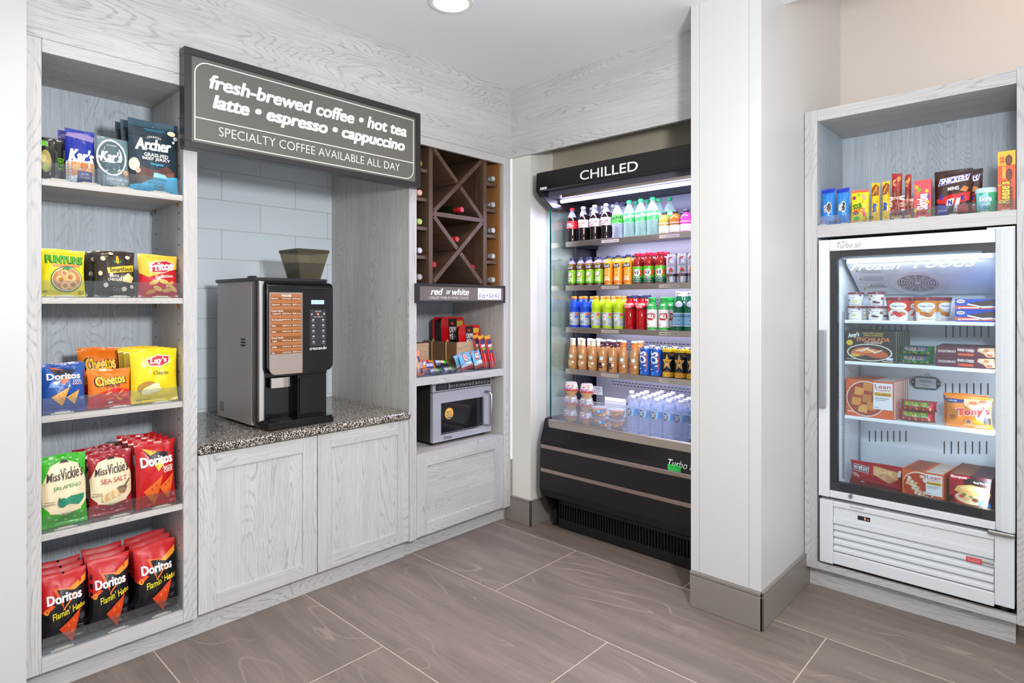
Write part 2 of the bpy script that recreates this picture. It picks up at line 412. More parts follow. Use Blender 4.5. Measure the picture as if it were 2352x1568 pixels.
def baseb(name, pts):
    """tall tile skirting with a rounded cap strip along a run of floor points (outer faces)"""
    b = B(); off = .012
    for i in range(len(pts) - 1):
        (xa, ya), (xb, yb) = pts[i], pts[i + 1]; x0, x1, y0, y1 = min(xa, xb), max(xa, xb), min(ya, yb), max(ya, yb)
        if y1 - y0 < .001: y1 = y0 + off
        else: x0 = x1 - off
        b.box(x0, y0, 0, x1, y1, .141, grey_base); b.box(x0, y0, .143, x1, y1, .1585, grey_base)
    return struct(b.build(name, bevel=.003))
baseb('baseboard_stub', [(-2.64, 2.753), (-2.4175, 2.753), (-2.4175, 3.3)])
baseb('baseboard_pillar', [(-1.268, 2.527), (-.944, 2.527), (-.944, 3.135)])
# wood fascia round the alcove
struct(bx(XF - .02, .364, 2.268, XF, 2.76, CEIL, oak(1)).build('trim_1'))
struct(bx(XF, 2.76, 2.268, -1.268, 2.785, CEIL, oak(0)).build('trim_2'))
struct(bx(XF - .02, .409, 2.2215, XF, 2.69, 2.267, oak(1)).build('trim_3', bevel=.001))
struct(bx(-3.4, .909, 2.24, XF - .021, 1.967, 2.26, dim_oak(1)).build('trim_4'))
struct(bx(-3.40, .905, .75, -3.37, 1.97, 2.3, tiles_wall()).build('wall_backsplash'))
# ceiling light in view
t = thing('ceiling_light', (-2.03, 1.775, CEIL), 'round recessed ceiling light glowing at the top edge above the floor', 'ceiling light')
B().lathe([(.098, CEIL - .006, WHITE()), (.1, CEIL - .001), (.1, CEIL + .002)], WHITE(), 40, -2.03, 1.775).build('trim_ring', t, smooth=40)
B().lathe([(.076, CEIL - .0075), (.078, CEIL - .0065)], M('fff1dc', .4, emit=7), 40, -2.03, 1.775).build('diffuser', t)

# ================================================================ left-hand joinery
bo, do = cool_lit_oak, dim_oak
t = thing('shelf_cabinet', (-2.79, .637, 0), 'tall open limed-oak shelf cabinet full of chip bags, left end of the run', 'cabinet')
b = bx(XF - .02, .366, .092, XF, .408, 2.267, oak(2)); b.build('stile', t, bevel=.001)
bx(XF - .02, .857, .092, XF, .909, 2.2, oak(2)).build('stile', t, bevel=.001)
bx(XF - .02, .4085, .092, XF, .8565, .142, oak(1)).build('bottom_rail', t, bevel=.001)
bx(-3.01, .37, .1, -2.99, .9, 2.26, bo(2)).build('back_panel', t)
bx(-2.989, .375, .1, -2.606, .404, 2.255, do(2)).build('side_panel', t)
b = bx(-3.37, .862, .1, -2.606, .905, 2.255, do(2))
for z in [q * .064 + .25 for q in range(30)]:
    for x in (-2.65, -2.93): b.box(x - .0025, .8605, z, x + .0025, .863, z + .005, M('2b2724', .7))
b.build('side_panel', t)
bx(-2.989, .405, 2.222, -2.606, .861, 2.25, do(1)).build('top_panel', t)
bx(-2.989, .405, .11, -2.606, .861, .141, do(1)).build('bottom_board', t)
SHZ = [1.789, 1.381, .971, .564]                 # tops of the four shelves
for z in SHZ:
    s = bx(-2.989, .409, z - .0225, XF - .007, .857, z, do(1)).build('shelf', t, bevel=.001)
    brass = M('c8963c', .3, 1)
    for x in (-2.66, -2.93):
        for y in (.857, .412): B().tube([(x, y, z - .038), (x, y, z - .023)], .0035, brass, 6).build('shelf_pin', s)
    
bx(-3.0, .366, 0, -2.636, .909, .091, oak(1)).build('toe_kick', t)
# base cabinet under the granite
t = thing('base_cabinet', (-2.98, 1.44, 0), 'limed-oak base cabinet with two shaker doors under the granite top', 'cabinet')
bx(-3.36, .911, .092, XF - .022, 1.965, .742, do(2)).build('carcass', t)
bx(-3.3, .909, 0, -2.636, 1.967, .091, oak(1)).build('toe_kick', t)
def shaker(parent, name, y0, y1, z0, z1, sw=.07, grain=2, x=XF, th=.02):
    """frame-and-panel front facing +x; the panel is its own sub-part"""
    b = B()
    b.box(x - th, y0, z0, x, y0 + sw, z1, oak(2)); b.box(x - th, y1 - sw, z0, x, y1, z1, oak(2))
    b.box(x - th, y0 + sw, z0, x, y1 - sw, z0 + sw - .006, oak(1)); b.box(x - th, y0 + sw, z1 - sw, x, y1 - sw, z1, oak(1))
    d = b.build(name, parent, bevel=.0012)
    bx(x - th - .001, y0 + sw - .004, z0 + sw - .01, x - .009, y1 - sw + .004, z1 - sw + .004, oak(grain)).build('door_panel' if name == 'door' else 'drawer_panel', d)
    return d
shaker(t, 'door', .9125, 1.4345, .1, .744); shaker(t, 'door', 1.4385, 1.9635, .1, .744)
base_at(bx(-3.369, .9097, .749, -2.563, 1.9662, .788, granite()).build('countertop', bevel=.012, seg=4), (-2.95, 1.44, .749))
prop(bpy.data.objects['countertop'], 'speckled granite countertop slab under the coffee machine', 'countertop')
# tall cabinet with wine rack, snack shelf, microwave shelf and drawer
t = thing('tall_cabinet', (-2.82, 2.36, 0), 'tall limed-oak cabinet holding wine rack, snack shelf and microwave', 'cabinet')
bx(XF - .02, 1.967, .092, XF, 2.016, 2.2205, oak(2)).build('stile', t, bevel=.001)
b = bx(XF - .02, 2.69, .092, XF, 2.735, 2.267, oak(2)); b.box(XF - .02, 2.737, .092, XF - .001, 2.752, 2.267, oak(2)); b.build('stile', t, bevel=.001)
bx(-3.37, 1.969, .1, -2.606, 2.012, 2.235, do(2)).build('side_panel', t)
bx(-3.08, 2.692, .1, -2.606, 2.72, 2.235, do(2)).build('side_panel', t)
bx(-3.08, 2.012, .1, -3.06, 2.692, 2.235, bo(2)).build('back_panel', t)
bx(-3.06, 2.013, 1.40, -2.63, 2.6915, 1.468, do(1)).build('shelf', t)
bx(-3.06, 2.013, .914, -2.606, 2.6915, .957, do(1)).build('shelf', t)
bx(XF - .02, 2.0165, .914, XF, 2.6895, .957, oak(1)).build('shelf_rail', t, bevel=.001)
bx(-3.06, 2.013, .52, -2.606, 2.6915, .545, do(1)).build('shelf', t)
bx(-3.06, 2.013, 2.232, -2.606, 2.6915, 2.262, walnut(1)).build('top_panel', t)
shaker(t, 'drawer', 2.0185, 2.6875, .098, .5445, .072, 1)
bx(-3.0, 1.967, 0, -2.646, 2.751, .091, oak(1)).build('toe_kick', t)
# wine rack
t = thing('wine_rack', (-2.83, 2.35, 1.469), 'dark walnut wine rack with X dividers and bottle ledges', 'wine rack')
D0, D1 = -3.05, -2.612
bx(-3.055, 2.014, 1.469, D0 - .001, 2.69, 2.23, walnut(2)).build('back_panel', t)
b = bx(D0, 2.122, 1.47, D1, 2.149, 2.23, walnut(2)); b.build('divider', t)
bx(D0, 2.541, 1.47, D1, 2.570, 2.23, walnut(2)).build('divider', t)
bx(D0, 2.676, 1.47, D1, 2.689, 2.23, M('9a6a3c', .5)).build('side_board', t)
bx(D0, 2.016, 1.47, D1 - .03, 2.022, 2.23, walnut(2)).build('side_board', t)
bx(D0, 2.1495, 1.848, D1, 2.5405, 1.872, walnut(1)).build('shelf', t)
def diag(ya, za, yb, zb, w=.012):
    d = Vector((yb - ya, zb - za)).normalized(); n = Vector((-d.y, d.x)) * w
    B().prism([(ya - n.x, za - n.y), (yb - n.x, zb - n.y), (yb + n.x, zb + n.y), (ya + n.x, za + n.y)], 0, D0, D1 - .001, walnut(0)).build('cross_board', t)
for zl, zh in ((1.482, 1.846), (1.874, 2.222)):
    diag(2.16, zl, 2.532, zh); ym, zm = 2.346, (zl + zh) / 2
    dy, dz = .186, (zh - zl) / 2; k = .07
    diag(2.16, zh, ym - dy * k, zm + dz * k); diag(ym + dy * k, zm - dz * k, 2.532, zl)
LED = [2.095, 1.935, 1.776, 1.617]
for z in LED:
    bx(-3.0, 2.022, z - .013, -2.625, 2.121, z + .006, walnut(0)).build('bottle_ledge', t)
    bx(-3.0, 2.571, z - .013, -2.625, 2.672, z + .006, walnut(0)).build('bottle_ledge', t)
# wine bottles, necks towards the room
def wine(y, z, cap, label, x=-2.62, r=.026, glass='1c2417', hi=None):
    """lying bottle; the axis runs along x, capsule end at x"""
    bd, cp = M(glass, .12), M(cap, .3, .6 if cap in ('c9c9cc', 'b08a4a') else 0)
    o = thing('wine_bottle', (x - .15, y, z), label, 'wine bottle', 'wine bottles in the rack')
    q = B().lathe([(r * .8, -.30, bd), (r, -.29), (r, -.12), (r * .85, -.095), (.0155, -.06), (.0145, -.045)], bd, 20)
    q2 = B().lathe([(.0165, -.062, cp), (.0165, -.03), (.0178, -.029), (.0178, -.024), (.0168, -.023), (.0168, -.004), (.0145, 0)], cp, 20)
    for qq, nm in ((q, 'bottle'), (q2, 'capsule')):
        qq.v = [(x + p[2], y + p[0], z + p[1]) for p in qq.v]; qq.build(nm, o, smooth=35)
RNK = ['top', 'second', 'third', 'fourth', 'bottom']
for i, z in enumerate([2.1282, 1.9682, 1.8092, 1.6502, 1.505]):
    wine(2.637, z, 'c9c9cc', 'silver-capped wine bottle in the right column of the rack, %s one down' % RNK[i], -2.62, .026 if i < 4 else .0335)
for i, (z, cp, nm) in enumerate([(2.1282, 'b08a4a', 'gold-capped wine bottle high in the left column beside the sign'), (1.9682, 'e3b3a6', 'pink-capped wine bottle on a left ledge of the rack'),
                       (1.8092, '9dc25a', 'green-capped wine bottle on a left ledge of the rack'), (1.6502, 'c9c9cc', 'silver-capped wine bottle on the lowest left ledge of the rack'), (1.505, 'c9c9cc', 'silver-capped wine bottle at the foot of the left rack column')]):
    wine(2.075, z, cp, nm, -2.63, .026 if i < 4 else .0335)
wine(2.372, 1.9075, 'b3202c', 'red-capped wine bottle lying on the rack middle board', -2.615, .0345)
wine(2.348, 1.733, 'b3202c', 'red-capped wine bottle in the crook of the lower X', -2.63, .034)
wine(2.186, 1.578, 'b3202c', 'red-capped wine bottle low at the left under the X', -2.64, .034)
wine(2.504, 1.578, 'b3202c', 'red-capped wine bottle half hidden at the lower right of the X', -2.66, .034)
# ---------------------------------------------------------------- signs
def zline(u, v, X): return AX(u, v, X)
SX = -2.53
t = thing('sign', (-2.55, 1.42, 1.969), 'large framed grey coffee sign hanging above the coffee niche', 'sign')
Y0, Y1, Z0, Z1 = .842, 1.999, 1.969, 2.362; fw = .027; bk = M('2a282b', .35)
b = B(); b.box(XF + .001, Y0, Z0, SX, Y1, Z0 + fw, bk); b.box(XF + .001, Y0, Z1 - fw, SX, Y1, Z1, bk)
b.box(XF + .001, Y0, Z0 + fw, SX, Y0 + fw, Z1 - fw, bk); b.box(XF + .001, Y1 - fw, Z0 + fw, SX, Y1, Z1 - fw, bk); b.build('frame', t, bevel=.0015)
XP = SX - .008; pw = Y1 - Y0 - 2 * fw; ph = Z1 - Z0 - 2 * fw
fc = B().box(XF + .001, Y0 + fw, Z0 + fw, XP, Y1 - fw, Z1 - fw, M('65635f', .3)).build('face', t)
def at_sign(u, v): y, z = AX(u, v, XP); return ((y - Y0 - fw), (z - Z0 - fw))
def sline(b, pts, wd, S, m, closed=True):
    n = len(pts)
    for i in range(n if closed else n - 1):
        a, c = Vector(pts[i]), Vector(pts[(i + 1) % n]); d = (c - a).normalized(); q = Vector((-d.y, d.x)) * wd / 2; e = d * wd * .3
        b.add([S(*p, .0005 + .00003 * (i % 3)) for p in (a - q - e, c - q + e, c + q + e, a + q - e)], [(0, 1, 2, 3)], m)
b = B(); S = flat_x(XP, Y0 + fw, Z0 + fw); wm = M('f6f6f4', .5)
l, r_, bt, tp = .014, pw - .014, .012, ph - .016; rr = .05
pts = [(l, bt)] + [(r_ - rr + rr * math.sin(a), bt + rr - rr * math.cos(a)) for a in [k * PI / 20 for k in range(11)]] + [(r_, tp)] + \
      [(l + rr - rr * math.sin(a), tp - rr + rr * math.cos(a)) for a in [k * PI / 20 for k in range(11)]]
sline(b, pts, .0038, S, wm)
za = at_sign(447, 268)[1]; sline(b, [(l, za), (r_, za)], .0038, S, wm, False)
def sign_text(txt, uvl, uvr, hgt, zoff, **k):
    (ya, za_), (yb, zb_) = at_sign(*uvl), at_sign(*uvr); z = (za_ + zb_) / 2
    b.art([T(txt, (ya + yb) / 2, z + zoff, yb - ya, hgt, 'f6f6f4', res=5, **k)], S, 1, 1)
sign_text('fresh-brewed coffee • hot tea', (482, 204), (933, 312), .056, .0265, b=.04, s=.2)
sign_text('latte • espresso • cappuccino', (490, 249), (929, 345), .07, .017, b=.04, s=.2)
sign_text('SPECIALTY COFFEE AVAILABLE ALL DAY', (503, 313), (918, 392.5), .037, .0185, b=-.012)
b.build('lettering', t)
t = thing('sign', (-2.57, 2.34, 1.362), 'small framed red or white wine sign below the wine rack', 'sign')
RX = -2.552; Y0, Y1, Z0, Z1 = 1.999, 2.672, 1.362, 1.467; fw = .014
b = B(); b.box(XF + .001, Y0, Z0, RX, Y1, Z0 + fw, bk); b.box(XF + .001, Y0, Z1 - fw, RX, Y1, Z1, bk)
b.box(XF + .001, Y0, Z0 + fw, RX, Y0 + fw, Z1 - fw, bk); b.box(XF + .001, Y1 - fw, Z0 + fw, RX, Y1, Z1 - fw, bk); b.build('frame', t, bevel=.001)
XP2 = RX - .004; pw, ph = Y1 - Y0 - 2 * fw, Z1 - Z0 - 2 * fw
bx(XF + .001, Y0 + fw, Z0 + fw, XP2, Y1 - fw, Z1 - fw, M('6f6765', .3)).build('face', t)
b = B(); S = flat_x(XP2, Y0 + fw, Z0 + fw)
b.art([T('red', .185, .63, .13, .47, 'f6f6f4', b=.03, s=.25, res=4), T('or', .315, .59, .05, .28, 'f6f6f4', b=.02, s=.25), T('white', .455, .63, .2, .47, 'f6f6f4', b=.03, s=.25, res=4),
       T('CHILLED WINE IN WINE COOLER', .325, .2, .45, .19, 'efefef', b=-.01)], S, pw, ph); b.build('lettering', t)
bx(XP2, Y0 + fw + pw * .665, Z0 + fw + ph * .08, XP2 + .0015, Y0 + fw + pw * .965, Z0 + fw + ph * .95, M('e9ecf3', .4)).build('whiteboard_label', t)
b = B(); S = flat_x(XP2 + .0015, Y0 + fw, Z0 + fw)
b.art([T('WINE AVAILABILITY', .815, .8, .22, .13, 'b9bcc4'), T("6 oz + Sun 4-2", .81, .4, .26, .4, '4a4fae', s=.3, b=.0)], S, pw, ph); b.build('handwriting', t)
# ================================================================ coffee machine
def rrect(y0, z0, y1, z1, r, n=6, skip=()):
    """rounded outline, corners bl br tr tl"""
    pts = []
    for k, (cx, cz, a0) in enumerate(((y0, z0, PI), (y1, z0, 1.5 * PI), (y1, z1, 0), (y0, z1, .5 * PI))):
        q = r if k not in skip else .001
        cx += q if k in (0, 3) else -q; cz += q if k in (0, 1) else -q
        for i in range(n + 1):
            a = a0 + i / n * PI / 2; pts.append((cx + q * math.cos(a), cz + q * math.sin(a)))
    return pts
gl_black = M('0b0b0d', .12); gun = M('b3aaa4', .38, .3); chrome = M('d8d6d4', .12, 1); sat_blk = M('17161a', .4)
t = thing('coffee_machine', (-2.9, 1.37, .788), 'black and silver bean-to-cup coffee machine standing on the granite counter', 'coffee machine')
b = bx(-3.15, 1.203, .8, -2.757, 1.545, 1.462, gun)
for k in range(3): b.box(-2.87, 1.2005, 1.16 + k * .014, -2.825, 1.2035, 1.167 + k * .014, M('151515', .6))
b.box(-3.12, 1.2022, .825, -3.07, 1.2035, .875, M('88827d', .5)); b.build('case', t, bevel=.003)
for x, y in ((-3.1, 1.25), (-3.1, 1.5), (-2.8, 1.25), (-2.8, 1.5)): B().lathe([(.016, .788), (.018, .801)], sat_blk, 14, x, y).build('foot', t)
B().prism(rrect(-2.757, 1.2025, -2.695, 1.23, .012), 2, .826, 1.462, steel('7b6f66', .3, 2)).build('front_column', t, smooth=40)
B().prism(rrect(-2.70, 1.205, -2.683, 1.232, .006), 2, .828, 1.46, chrome).build('chrome_strip', t, smooth=40)
b = bx(-3.16, 1.196, 1.4625, -2.70, 1.552, 1.478, sat_blk); b.box(-2.79, 1.197, 1.478, -2.74, 1.22, 1.486, sat_blk); b.build('top_lid', t, bevel=.002)
b = B(); b.box(-2.756, 1.2325, 1.02, -2.69, 1.545, 1.462, gl_black)                      # head behind the door
b.box(-2.756, 1.2325, .815, -2.742, 1.545, 1.02, gl_black); b.box(-2.742, 1.395, .815, -2.695, 1.545, 1.02, gl_black)
b.box(-2.742, 1.2325, .815, -2.695, 1.24, 1.02, gl_black); b.build('front_body', t, bevel=.002)
b = B(); b.prism(rrect(1.402, .835, 1.538, 1.008, .004), 0, -2.695, -2.688, gl_black); b.build('service_door', t)
XD = -2.652
b = B(); b.prism(rrect(1.234, 1.036, 1.556, 1.425, .035, 8, (2, 3)), 0, -2.6895, XD, gl_black)
b.prism([(-2.6895, 1.425), (XD, 1.425), (XD, 1.432), (-2.66, 1.448), (-2.675, 1.456), (-2.6895, 1.459)], 1, 1.234, 1.556, gl_black)
door = b.build('door', t, bevel=.003, smooth=40)
def xart(b, X, u0, v0, u1, v1):
    """face rectangle at x = X between two photo corners -> art surface, w, h"""
    y0, z1 = AX(u0, v0, X); y1, z0 = AX(u1, v1, X)
    return flat_x(X, y0, z0), y1 - y0, z1 - z0
y0, z1 = AX(618.5, 671, XD); y1, _ = AX(694.5, 671, XD); z0 = AX(619, 862, XD)[1]
B().prism(rrect(y0, z0, y1, z1, .03, 6, (1, 2, 3)), 0, XD, XD + .0015, M('a2958f', .45, .3)).build('price_panel', door)
zc = AX(619, 814, XD)[1]; S = flat_x(XD + .0015, y0 + .004, zc); w, h = y1 - y0 - .008, z1 - zc - .006
rows = [('Espresso', '$2.00 Single', '$2.50 Double'), ('Cappuccino', '$2.00 10 oz.', '$2.50 12 oz.'), ('French Vanilla', '', ''), ('  Cappuccino', '$2.50 10 oz.', '$3.00 12 oz.'),
        ('Hot Chocolate', '$1.00 10 oz.', '$1.50 12 oz.'), ('Mocha', '$2.00 10 oz.', '$2.50 12 oz.'), ('Latte', '$2.00 10 oz.', '$2.50 12 oz.'), ('French Vanilla', '', ''), ('  Latte', '$2.50 10 oz.', '$3.00 12 oz.'), ('Coffee', '$1.00 10 oz.', '$2.00 12 oz.'), ('Tea', '$1.00 10 oz.', '$2.00 12 oz.')]
ctr = [.918, .818, .715, .668, .568, .47, .372, .268, .218, .118, .022]
art = [R(0, 0, 1, 1, 'a96a3c')]
for cy in (.918, .818, .69, .568, .47, .372, .243, .118, .022):
    hh = .048 if cy in (.69, .243) else .026; art.append(R(.01, max(0, cy - hh), .99, cy + hh, '84501f'))
art.append(T('PRICES', .5, .968, .3, .034, 'ffffff', b=.03))
for (a, c, d), cy in zip(rows, ctr):
    n = len(a.strip()); wd = .026 * n; x0 = .03 + (.03 if a[0] == ' ' else 0)
    art.append(T(a.strip(), x0 + wd / 2, cy, wd, .03, 'fdf6ee', b=.012))
    if c: art += [T(c, .51, cy, .27, .026, 'fdf6ee', b=.012), T(d, .83, cy, .27, .026, 'fdf6ee', b=.012)]
B().art(art, S, w, h).build('price_list', door)
b = B(); S, w, h = xart(b, XD, 711.5, 711, 749, 793)
a = [R(0, 0, 1, 1, '2c2b31'), T('SELECT SIZE', .5, .95, .34, .028, 'd8d8d8'), T('SELECT BEVERAGE', .5, .8, .55, .025, 'd8d8d8'), E(.5, .875, .07, .035, 'e8604e'), E(.5, .875, .035, .017, 'f4d0c8'), R(.1, .85, .15, .9, 'e6e6e6'), R(.84, .85, .89, .91, 'e6e6e6')]
for k in range(5):
    for x in (.2, .8):
        cy = .72 - k * .15; a += [E(x, cy, .07, .022, 'd9d4c4'), E(x, cy + .004, .04, .01, '6a5238'), R(x - .11, cy - .06, x + .11, cy - .05, '8d8b96')]
        a += [E(.4 if x < .5 else .6, cy, .035, .012, '3a4474')]
b.art(a, S, w, h).build('keypad', door)
b = B(); S, w, h = xart(b, XD, 715, 689, 744.3, 698.3)
b.art([R(0, 0, 1, 1, M('8fb0f5', .4, emit=1.1)), T('SELECT PRODUCT', .5, .5, .8, .4, '5f7fd0')], S, w, h).build('display', door)
b = B(); S, w, h = xart(b, XD, 711, 795.5, 750, 802); b.art([T('crescendo', .5, .5, 1, .9, 'e9e9e9', b=.012, s=.1)], S, w, h).build('lettering', door)
y0, z1 = AX(623, 871, -2.675); y1, z0 = AX(671, 887, -2.675)
B().prism(rrect(-2.742, y0, -2.675, y1, .02, 6, (0, 3)), 2, z0, z1 + .004, M('cfcac6', .08, 1)).build('spout', t, smooth=40)
b = B(); b.prism(rrect(-2.75, 1.215, -2.622, 1.552, .025, 6, (0, 3)), 2, .7885, .812, gl_black)
b.prism(rrect(-2.75, 1.22, -2.628, 1.547, .024, 6, (0, 3)), 2, .812, .822, gl_black)
b.build('drip_tray', t, bevel=.002)
B().lathe([(.052, .8222), (.052, .8245)], M('3a3538', .35, .5), 28, -2.685, 1.305).build('cup_grate', t)
# hopper
hop = clear('b9b09c', .12, .08, 'smoky'); XH = -2.79
y0, zt = AX(684, 576, XH); y1, _ = AX(755, 576, XH); ya, zb = AX(692, 636, XH - .02); yb, _ = AX(738, 636, XH - .02)
zt, zb = AX(684, 577, XH)[1], 1.478
dx = .19
def frus(b, z0, z1, k0, k1, m, inset=0.):
    def ring(k):
        a = (ya + (y0 - ya) * k + inset, yb + (y1 - yb) * k - inset); xx = (XH - .03 + .03 * k - inset, XH - dx + .03 - .03 * k + inset)
        return [(xx[0], a[0]), (xx[0], a[1]), (xx[1], a[1]), (xx[1], a[0])]
    vs = [(p[0], p[1], z0) for p in ring(k0)] + [(p[0], p[1], z1) for p in ring(k1)]
    b.add(vs, [(3, 2, 1, 0), (4, 5, 6, 7), (0, 1, 5, 4), (1, 2, 6, 5), (2, 3, 7, 6), (3, 0, 4, 7)][::1], m)
b = B(); frus(b, zb, zt, 0, 1, hop); hp = b.build('hopper', t)
b = B(); b.box(XH - dx - .004, y0 - .004, zt, XH + .004, y1 + .004, zt + .016, clear('6f6a5e', .35, .12, 'smoky')); b.build('hopper_lid', hp, bevel=.004)
b = B(); frus(b, zb + .003, zb + (zt - zb) * .62, .02, .62, M('2b1a10', .55, crinkle=.9), .003); b.build('coffee_beans', hp)

# ================================================================ microwave
t = thing('microwave', (-2.85, 2.42, .546), 'stainless steel commercial microwave on the low shelf of the tall cabinet', 'microwave')
ss = M('c3c6d4', .3, .4); XM = -2.66
bx(-3.03, 2.195, .562, -2.684, 2.655, .9, M('4e4744', .35, .6)).build('case', t, bevel=.002)
for x, y in ((-2.99, 2.22), (-2.99, 2.63), (-2.71, 2.22), (-2.71, 2.63)): B().lathe([(.014, .5465), (.016, .563)], BLACK(), 12, x, y).build('foot', t)
b = bx(-2.6835, 2.19, .853, XM, 2.66, .903, ss); cp = b.build('control_panel', t, bevel=.002)
b = B(); S, w, h = flat_x(XM, 2.21, .86), .44, .037
b.art([R(0, 0, 1, 1, '17161c'), R(.03, .2, .2, .8, '3a3d45')] + [q for k in range(13) for q in (R(.235 + k * .058, .1, .24 + k * .058, .75, 'c9c9d2'), T('%s' % ('0123456789'[k] if k < 10 else 'X2+'[k - 10]), .262 + k * .058, .45, .008 if k == 1 else .022, .4, 'd8d8de'))] +
      [R(.218, .1, .232, .9, 'b9bac2')], S, w, h).build('keypad', cp)
b = B(); zz0, zz1 = .566, .85
wy0, wz1 = AX(1013, 926, XM); wy1, _ = AX(1110, 920, XM); wz0 = AX(1013, 996, XM)[1]
b.box(-2.6835, 2.19, zz0, XM, wy0, zz1, ss); b.box(-2.6835, wy1, zz0, XM, 2.657, zz1, ss)
b.box(-2.6835, wy0, zz0, XM, wy1, wz0, ss); b.box(-2.6835, wy0, wz1, XM, wy1, zz1, ss); d = b.build('door', t)
bx(-2.6835, wy0, wz0, XM - .006, wy1, wz1, M('1b1c20', .08)).build('window', d)
b = B()
for a in ((XM - .001, wy0 - .004, wz0 - .006, XM + .002, wy1 + .004, wz0), (XM - .001, wy1, wz0, XM + .002, wy1 + .004, wz1)): b.box(*a, M('d9dbe2', .2, 1))
b.build('window_trim', d)
sc = AX(1031.5, 949, XM - .006); b = B(); S = flat_x(XM - .0058, sc[0] - .033, sc[1] - .033)
b.art([E(.5, .5, .5, .5, 'e9a52c'), E(.5, .5, .42, .42, 'f4c457'), T('BEST', .5, .62, .6, .2, '2a3a6a', b=.02), T('IN CLASS', .5, .36, .62, .18, '2a3a6a', b=.02), P([(.2, .2), (.8, .2), (.66, .1), (.34, .1)], '2a56a0')], S, .066, .066).build('sticker', d)
b = B(); hb = M('b9bdc8', .25, 1); hy = AX(1128, 945, XM + .04)[0]
b.tube([(XM, hy - .015, .815), (XM + .03, hy - .004, .815), (XM + .042, hy, .80), (XM + .042, hy, .625), (XM + .03, hy - .004, .61), (XM, hy - .015, .61)], .0085, hb, 10); b.build('handle', d, smooth=60)
b = B(); S, w, h = xart(b, XM, 1018, 1000.5, 1037, 1006); b.art([T('Amana', .5, .5, 1, 1, '26242a', b=.012, s=.3)], S, w, h).build('lettering', d)

# ================================================================ open refrigerated display
FL, FR_ = -2.345, -1.30
t = thing('display_refrigerator', (-1.83, 3.1, 0), 'black open-front refrigerated drinks display in the wall niche', 'refrigerator')
blk = M('131114', .32); blk2 = M('1b191c', .5)
low = [(2.86, .672), (2.80, .668), (2.757, .54), (2.747, .26), (2.768, .205), (2.835, .108), (2.875, .10), (2.875, .0), (3.42, .0), (3.42, .672)]
up = [(2.722, 2.134), (2.717, 2.024), (2.748, 1.992), (2.845, 1.936), (3.42, 1.936), (3.42, 2.134)]
steelp = steel('c9c0b6', .3, 0)
for x0, x1 in ((FL, FL + .028), (FR_ - .028, FR_)):
    B().prism(low, 0, x0, x1, blk).build('end_panel', t, bevel=.004)
    B().prism(up, 0, x0, x1, blk).build('canopy_end', t, bevel=.004)
    g = bx(x0 + .004, 2.848, .673, x0 + .011, 3.08, 1.935, clear('f4fbf8', .08, .02, 'glass'))
    g.box(x0 + .003, 2.844, .673, x0 + .012, 2.848, 1.935, M('14605c', .1)); g.build('side_glass', t)
    bx(x0 + .002, 3.08, .673, x0 + .026, 3.42, 1.935, M('26242e', .4)).build('side_post', t)
A0, A1 = FL + .0285, FR_ - .0285
B().prism([(2.722, 2.134), (2.717, 2.03), (2.73, 2.022), (2.80, 2.04), (2.80, 2.134)], 0, A0, A1, blk).build('header', t, bevel=.002)
x0, z1 = AY(1333, 390, 2.7195); x1, z0 = AY(1466, 414, 2.7195)
zA = AY(1333, 415, 2.7195)[1]; zB = AY(1466, 366, 2.7195)[1]; zc = (AY(1350, 400, 2.7195)[1] + AY(1450, 384, 2.7195)[1]) / 2
B().art([T('CHILLED', (x0 + x1) / 2, zc, x1 - x0, .052, 'f4f4f4', b=.008, res=5)], flat_y(2.7163), 1, 1).build('lettering', t)
x0, z1 = AY(1241, 428.5, 2.718); x1, z0 = AY(1256, 434, 2.718)
B().art([R(0, 0, 1, 1, 'f0f0f0'), T('C 154-1', .5, .5, .7, .5, '333333')], flat_y(2.7165, x0, z0), x1 - x0, .014).build('number_sticker', t)
bx(A0, 2.80, 2.0, A1, 3.42, 2.134, M('5b5a66', .4)).build('canopy', t)
bx(A0 + .1, 2.801, 1.984, A1, 2.832, 1.9995, steelp).build('light_trim', t)
b = bx(A0 + .09, 2.834, 1.99, A1, 2.872, 1.9995, M('8d8dd6', .5))
for k in range(120): xx = A0 + .095 + k * .0073; b.box(xx, 2.835, 1.986, xx + .002, 2.871, 1.9902, M('5a5a9c', .5))
b.build('air_grille', t)
led = M('d9d4ff', .4, emit=13)
B().tube([(A0 + .02, 2.90, 1.982), (A1 - .01, 2.90, 1.982)], .011, led, 10).build('light_tube', t, smooth=60)
lamp('display_light', 'AREA', ((FL + FR_) / 2, 2.90, 1.965), 8, (.72, .66, 1), ((FL + FR_) / 2, 2.62, .3), shape='RECTANGLE', size=1.0, size_y=.05)
backp = M('a3a4b2', .35, .3)
b = bx(A0 + .025, 3.262, .60, A1 - .025, 3.42, 1.998, backp)
sl = M('23222e', .6)
for zt_ in (1.70, 1.43, 1.17, .91):
    for r in range(4):
        if zt_ < 1: 
            if r > 1: continue
        for k in range(36):
            xx = -2.17 + k * .0245 + (r % 2) * .012
            if xx + .015 < A1 - .03: b.box(xx, 3.2608, zt_ - .052 - r * .017, xx + .015, 3.263, zt_ - .047 - r * .017, sl)
b.build('back_panel', t)
FSZ = [1.738, 1.468, 1.211, .955]
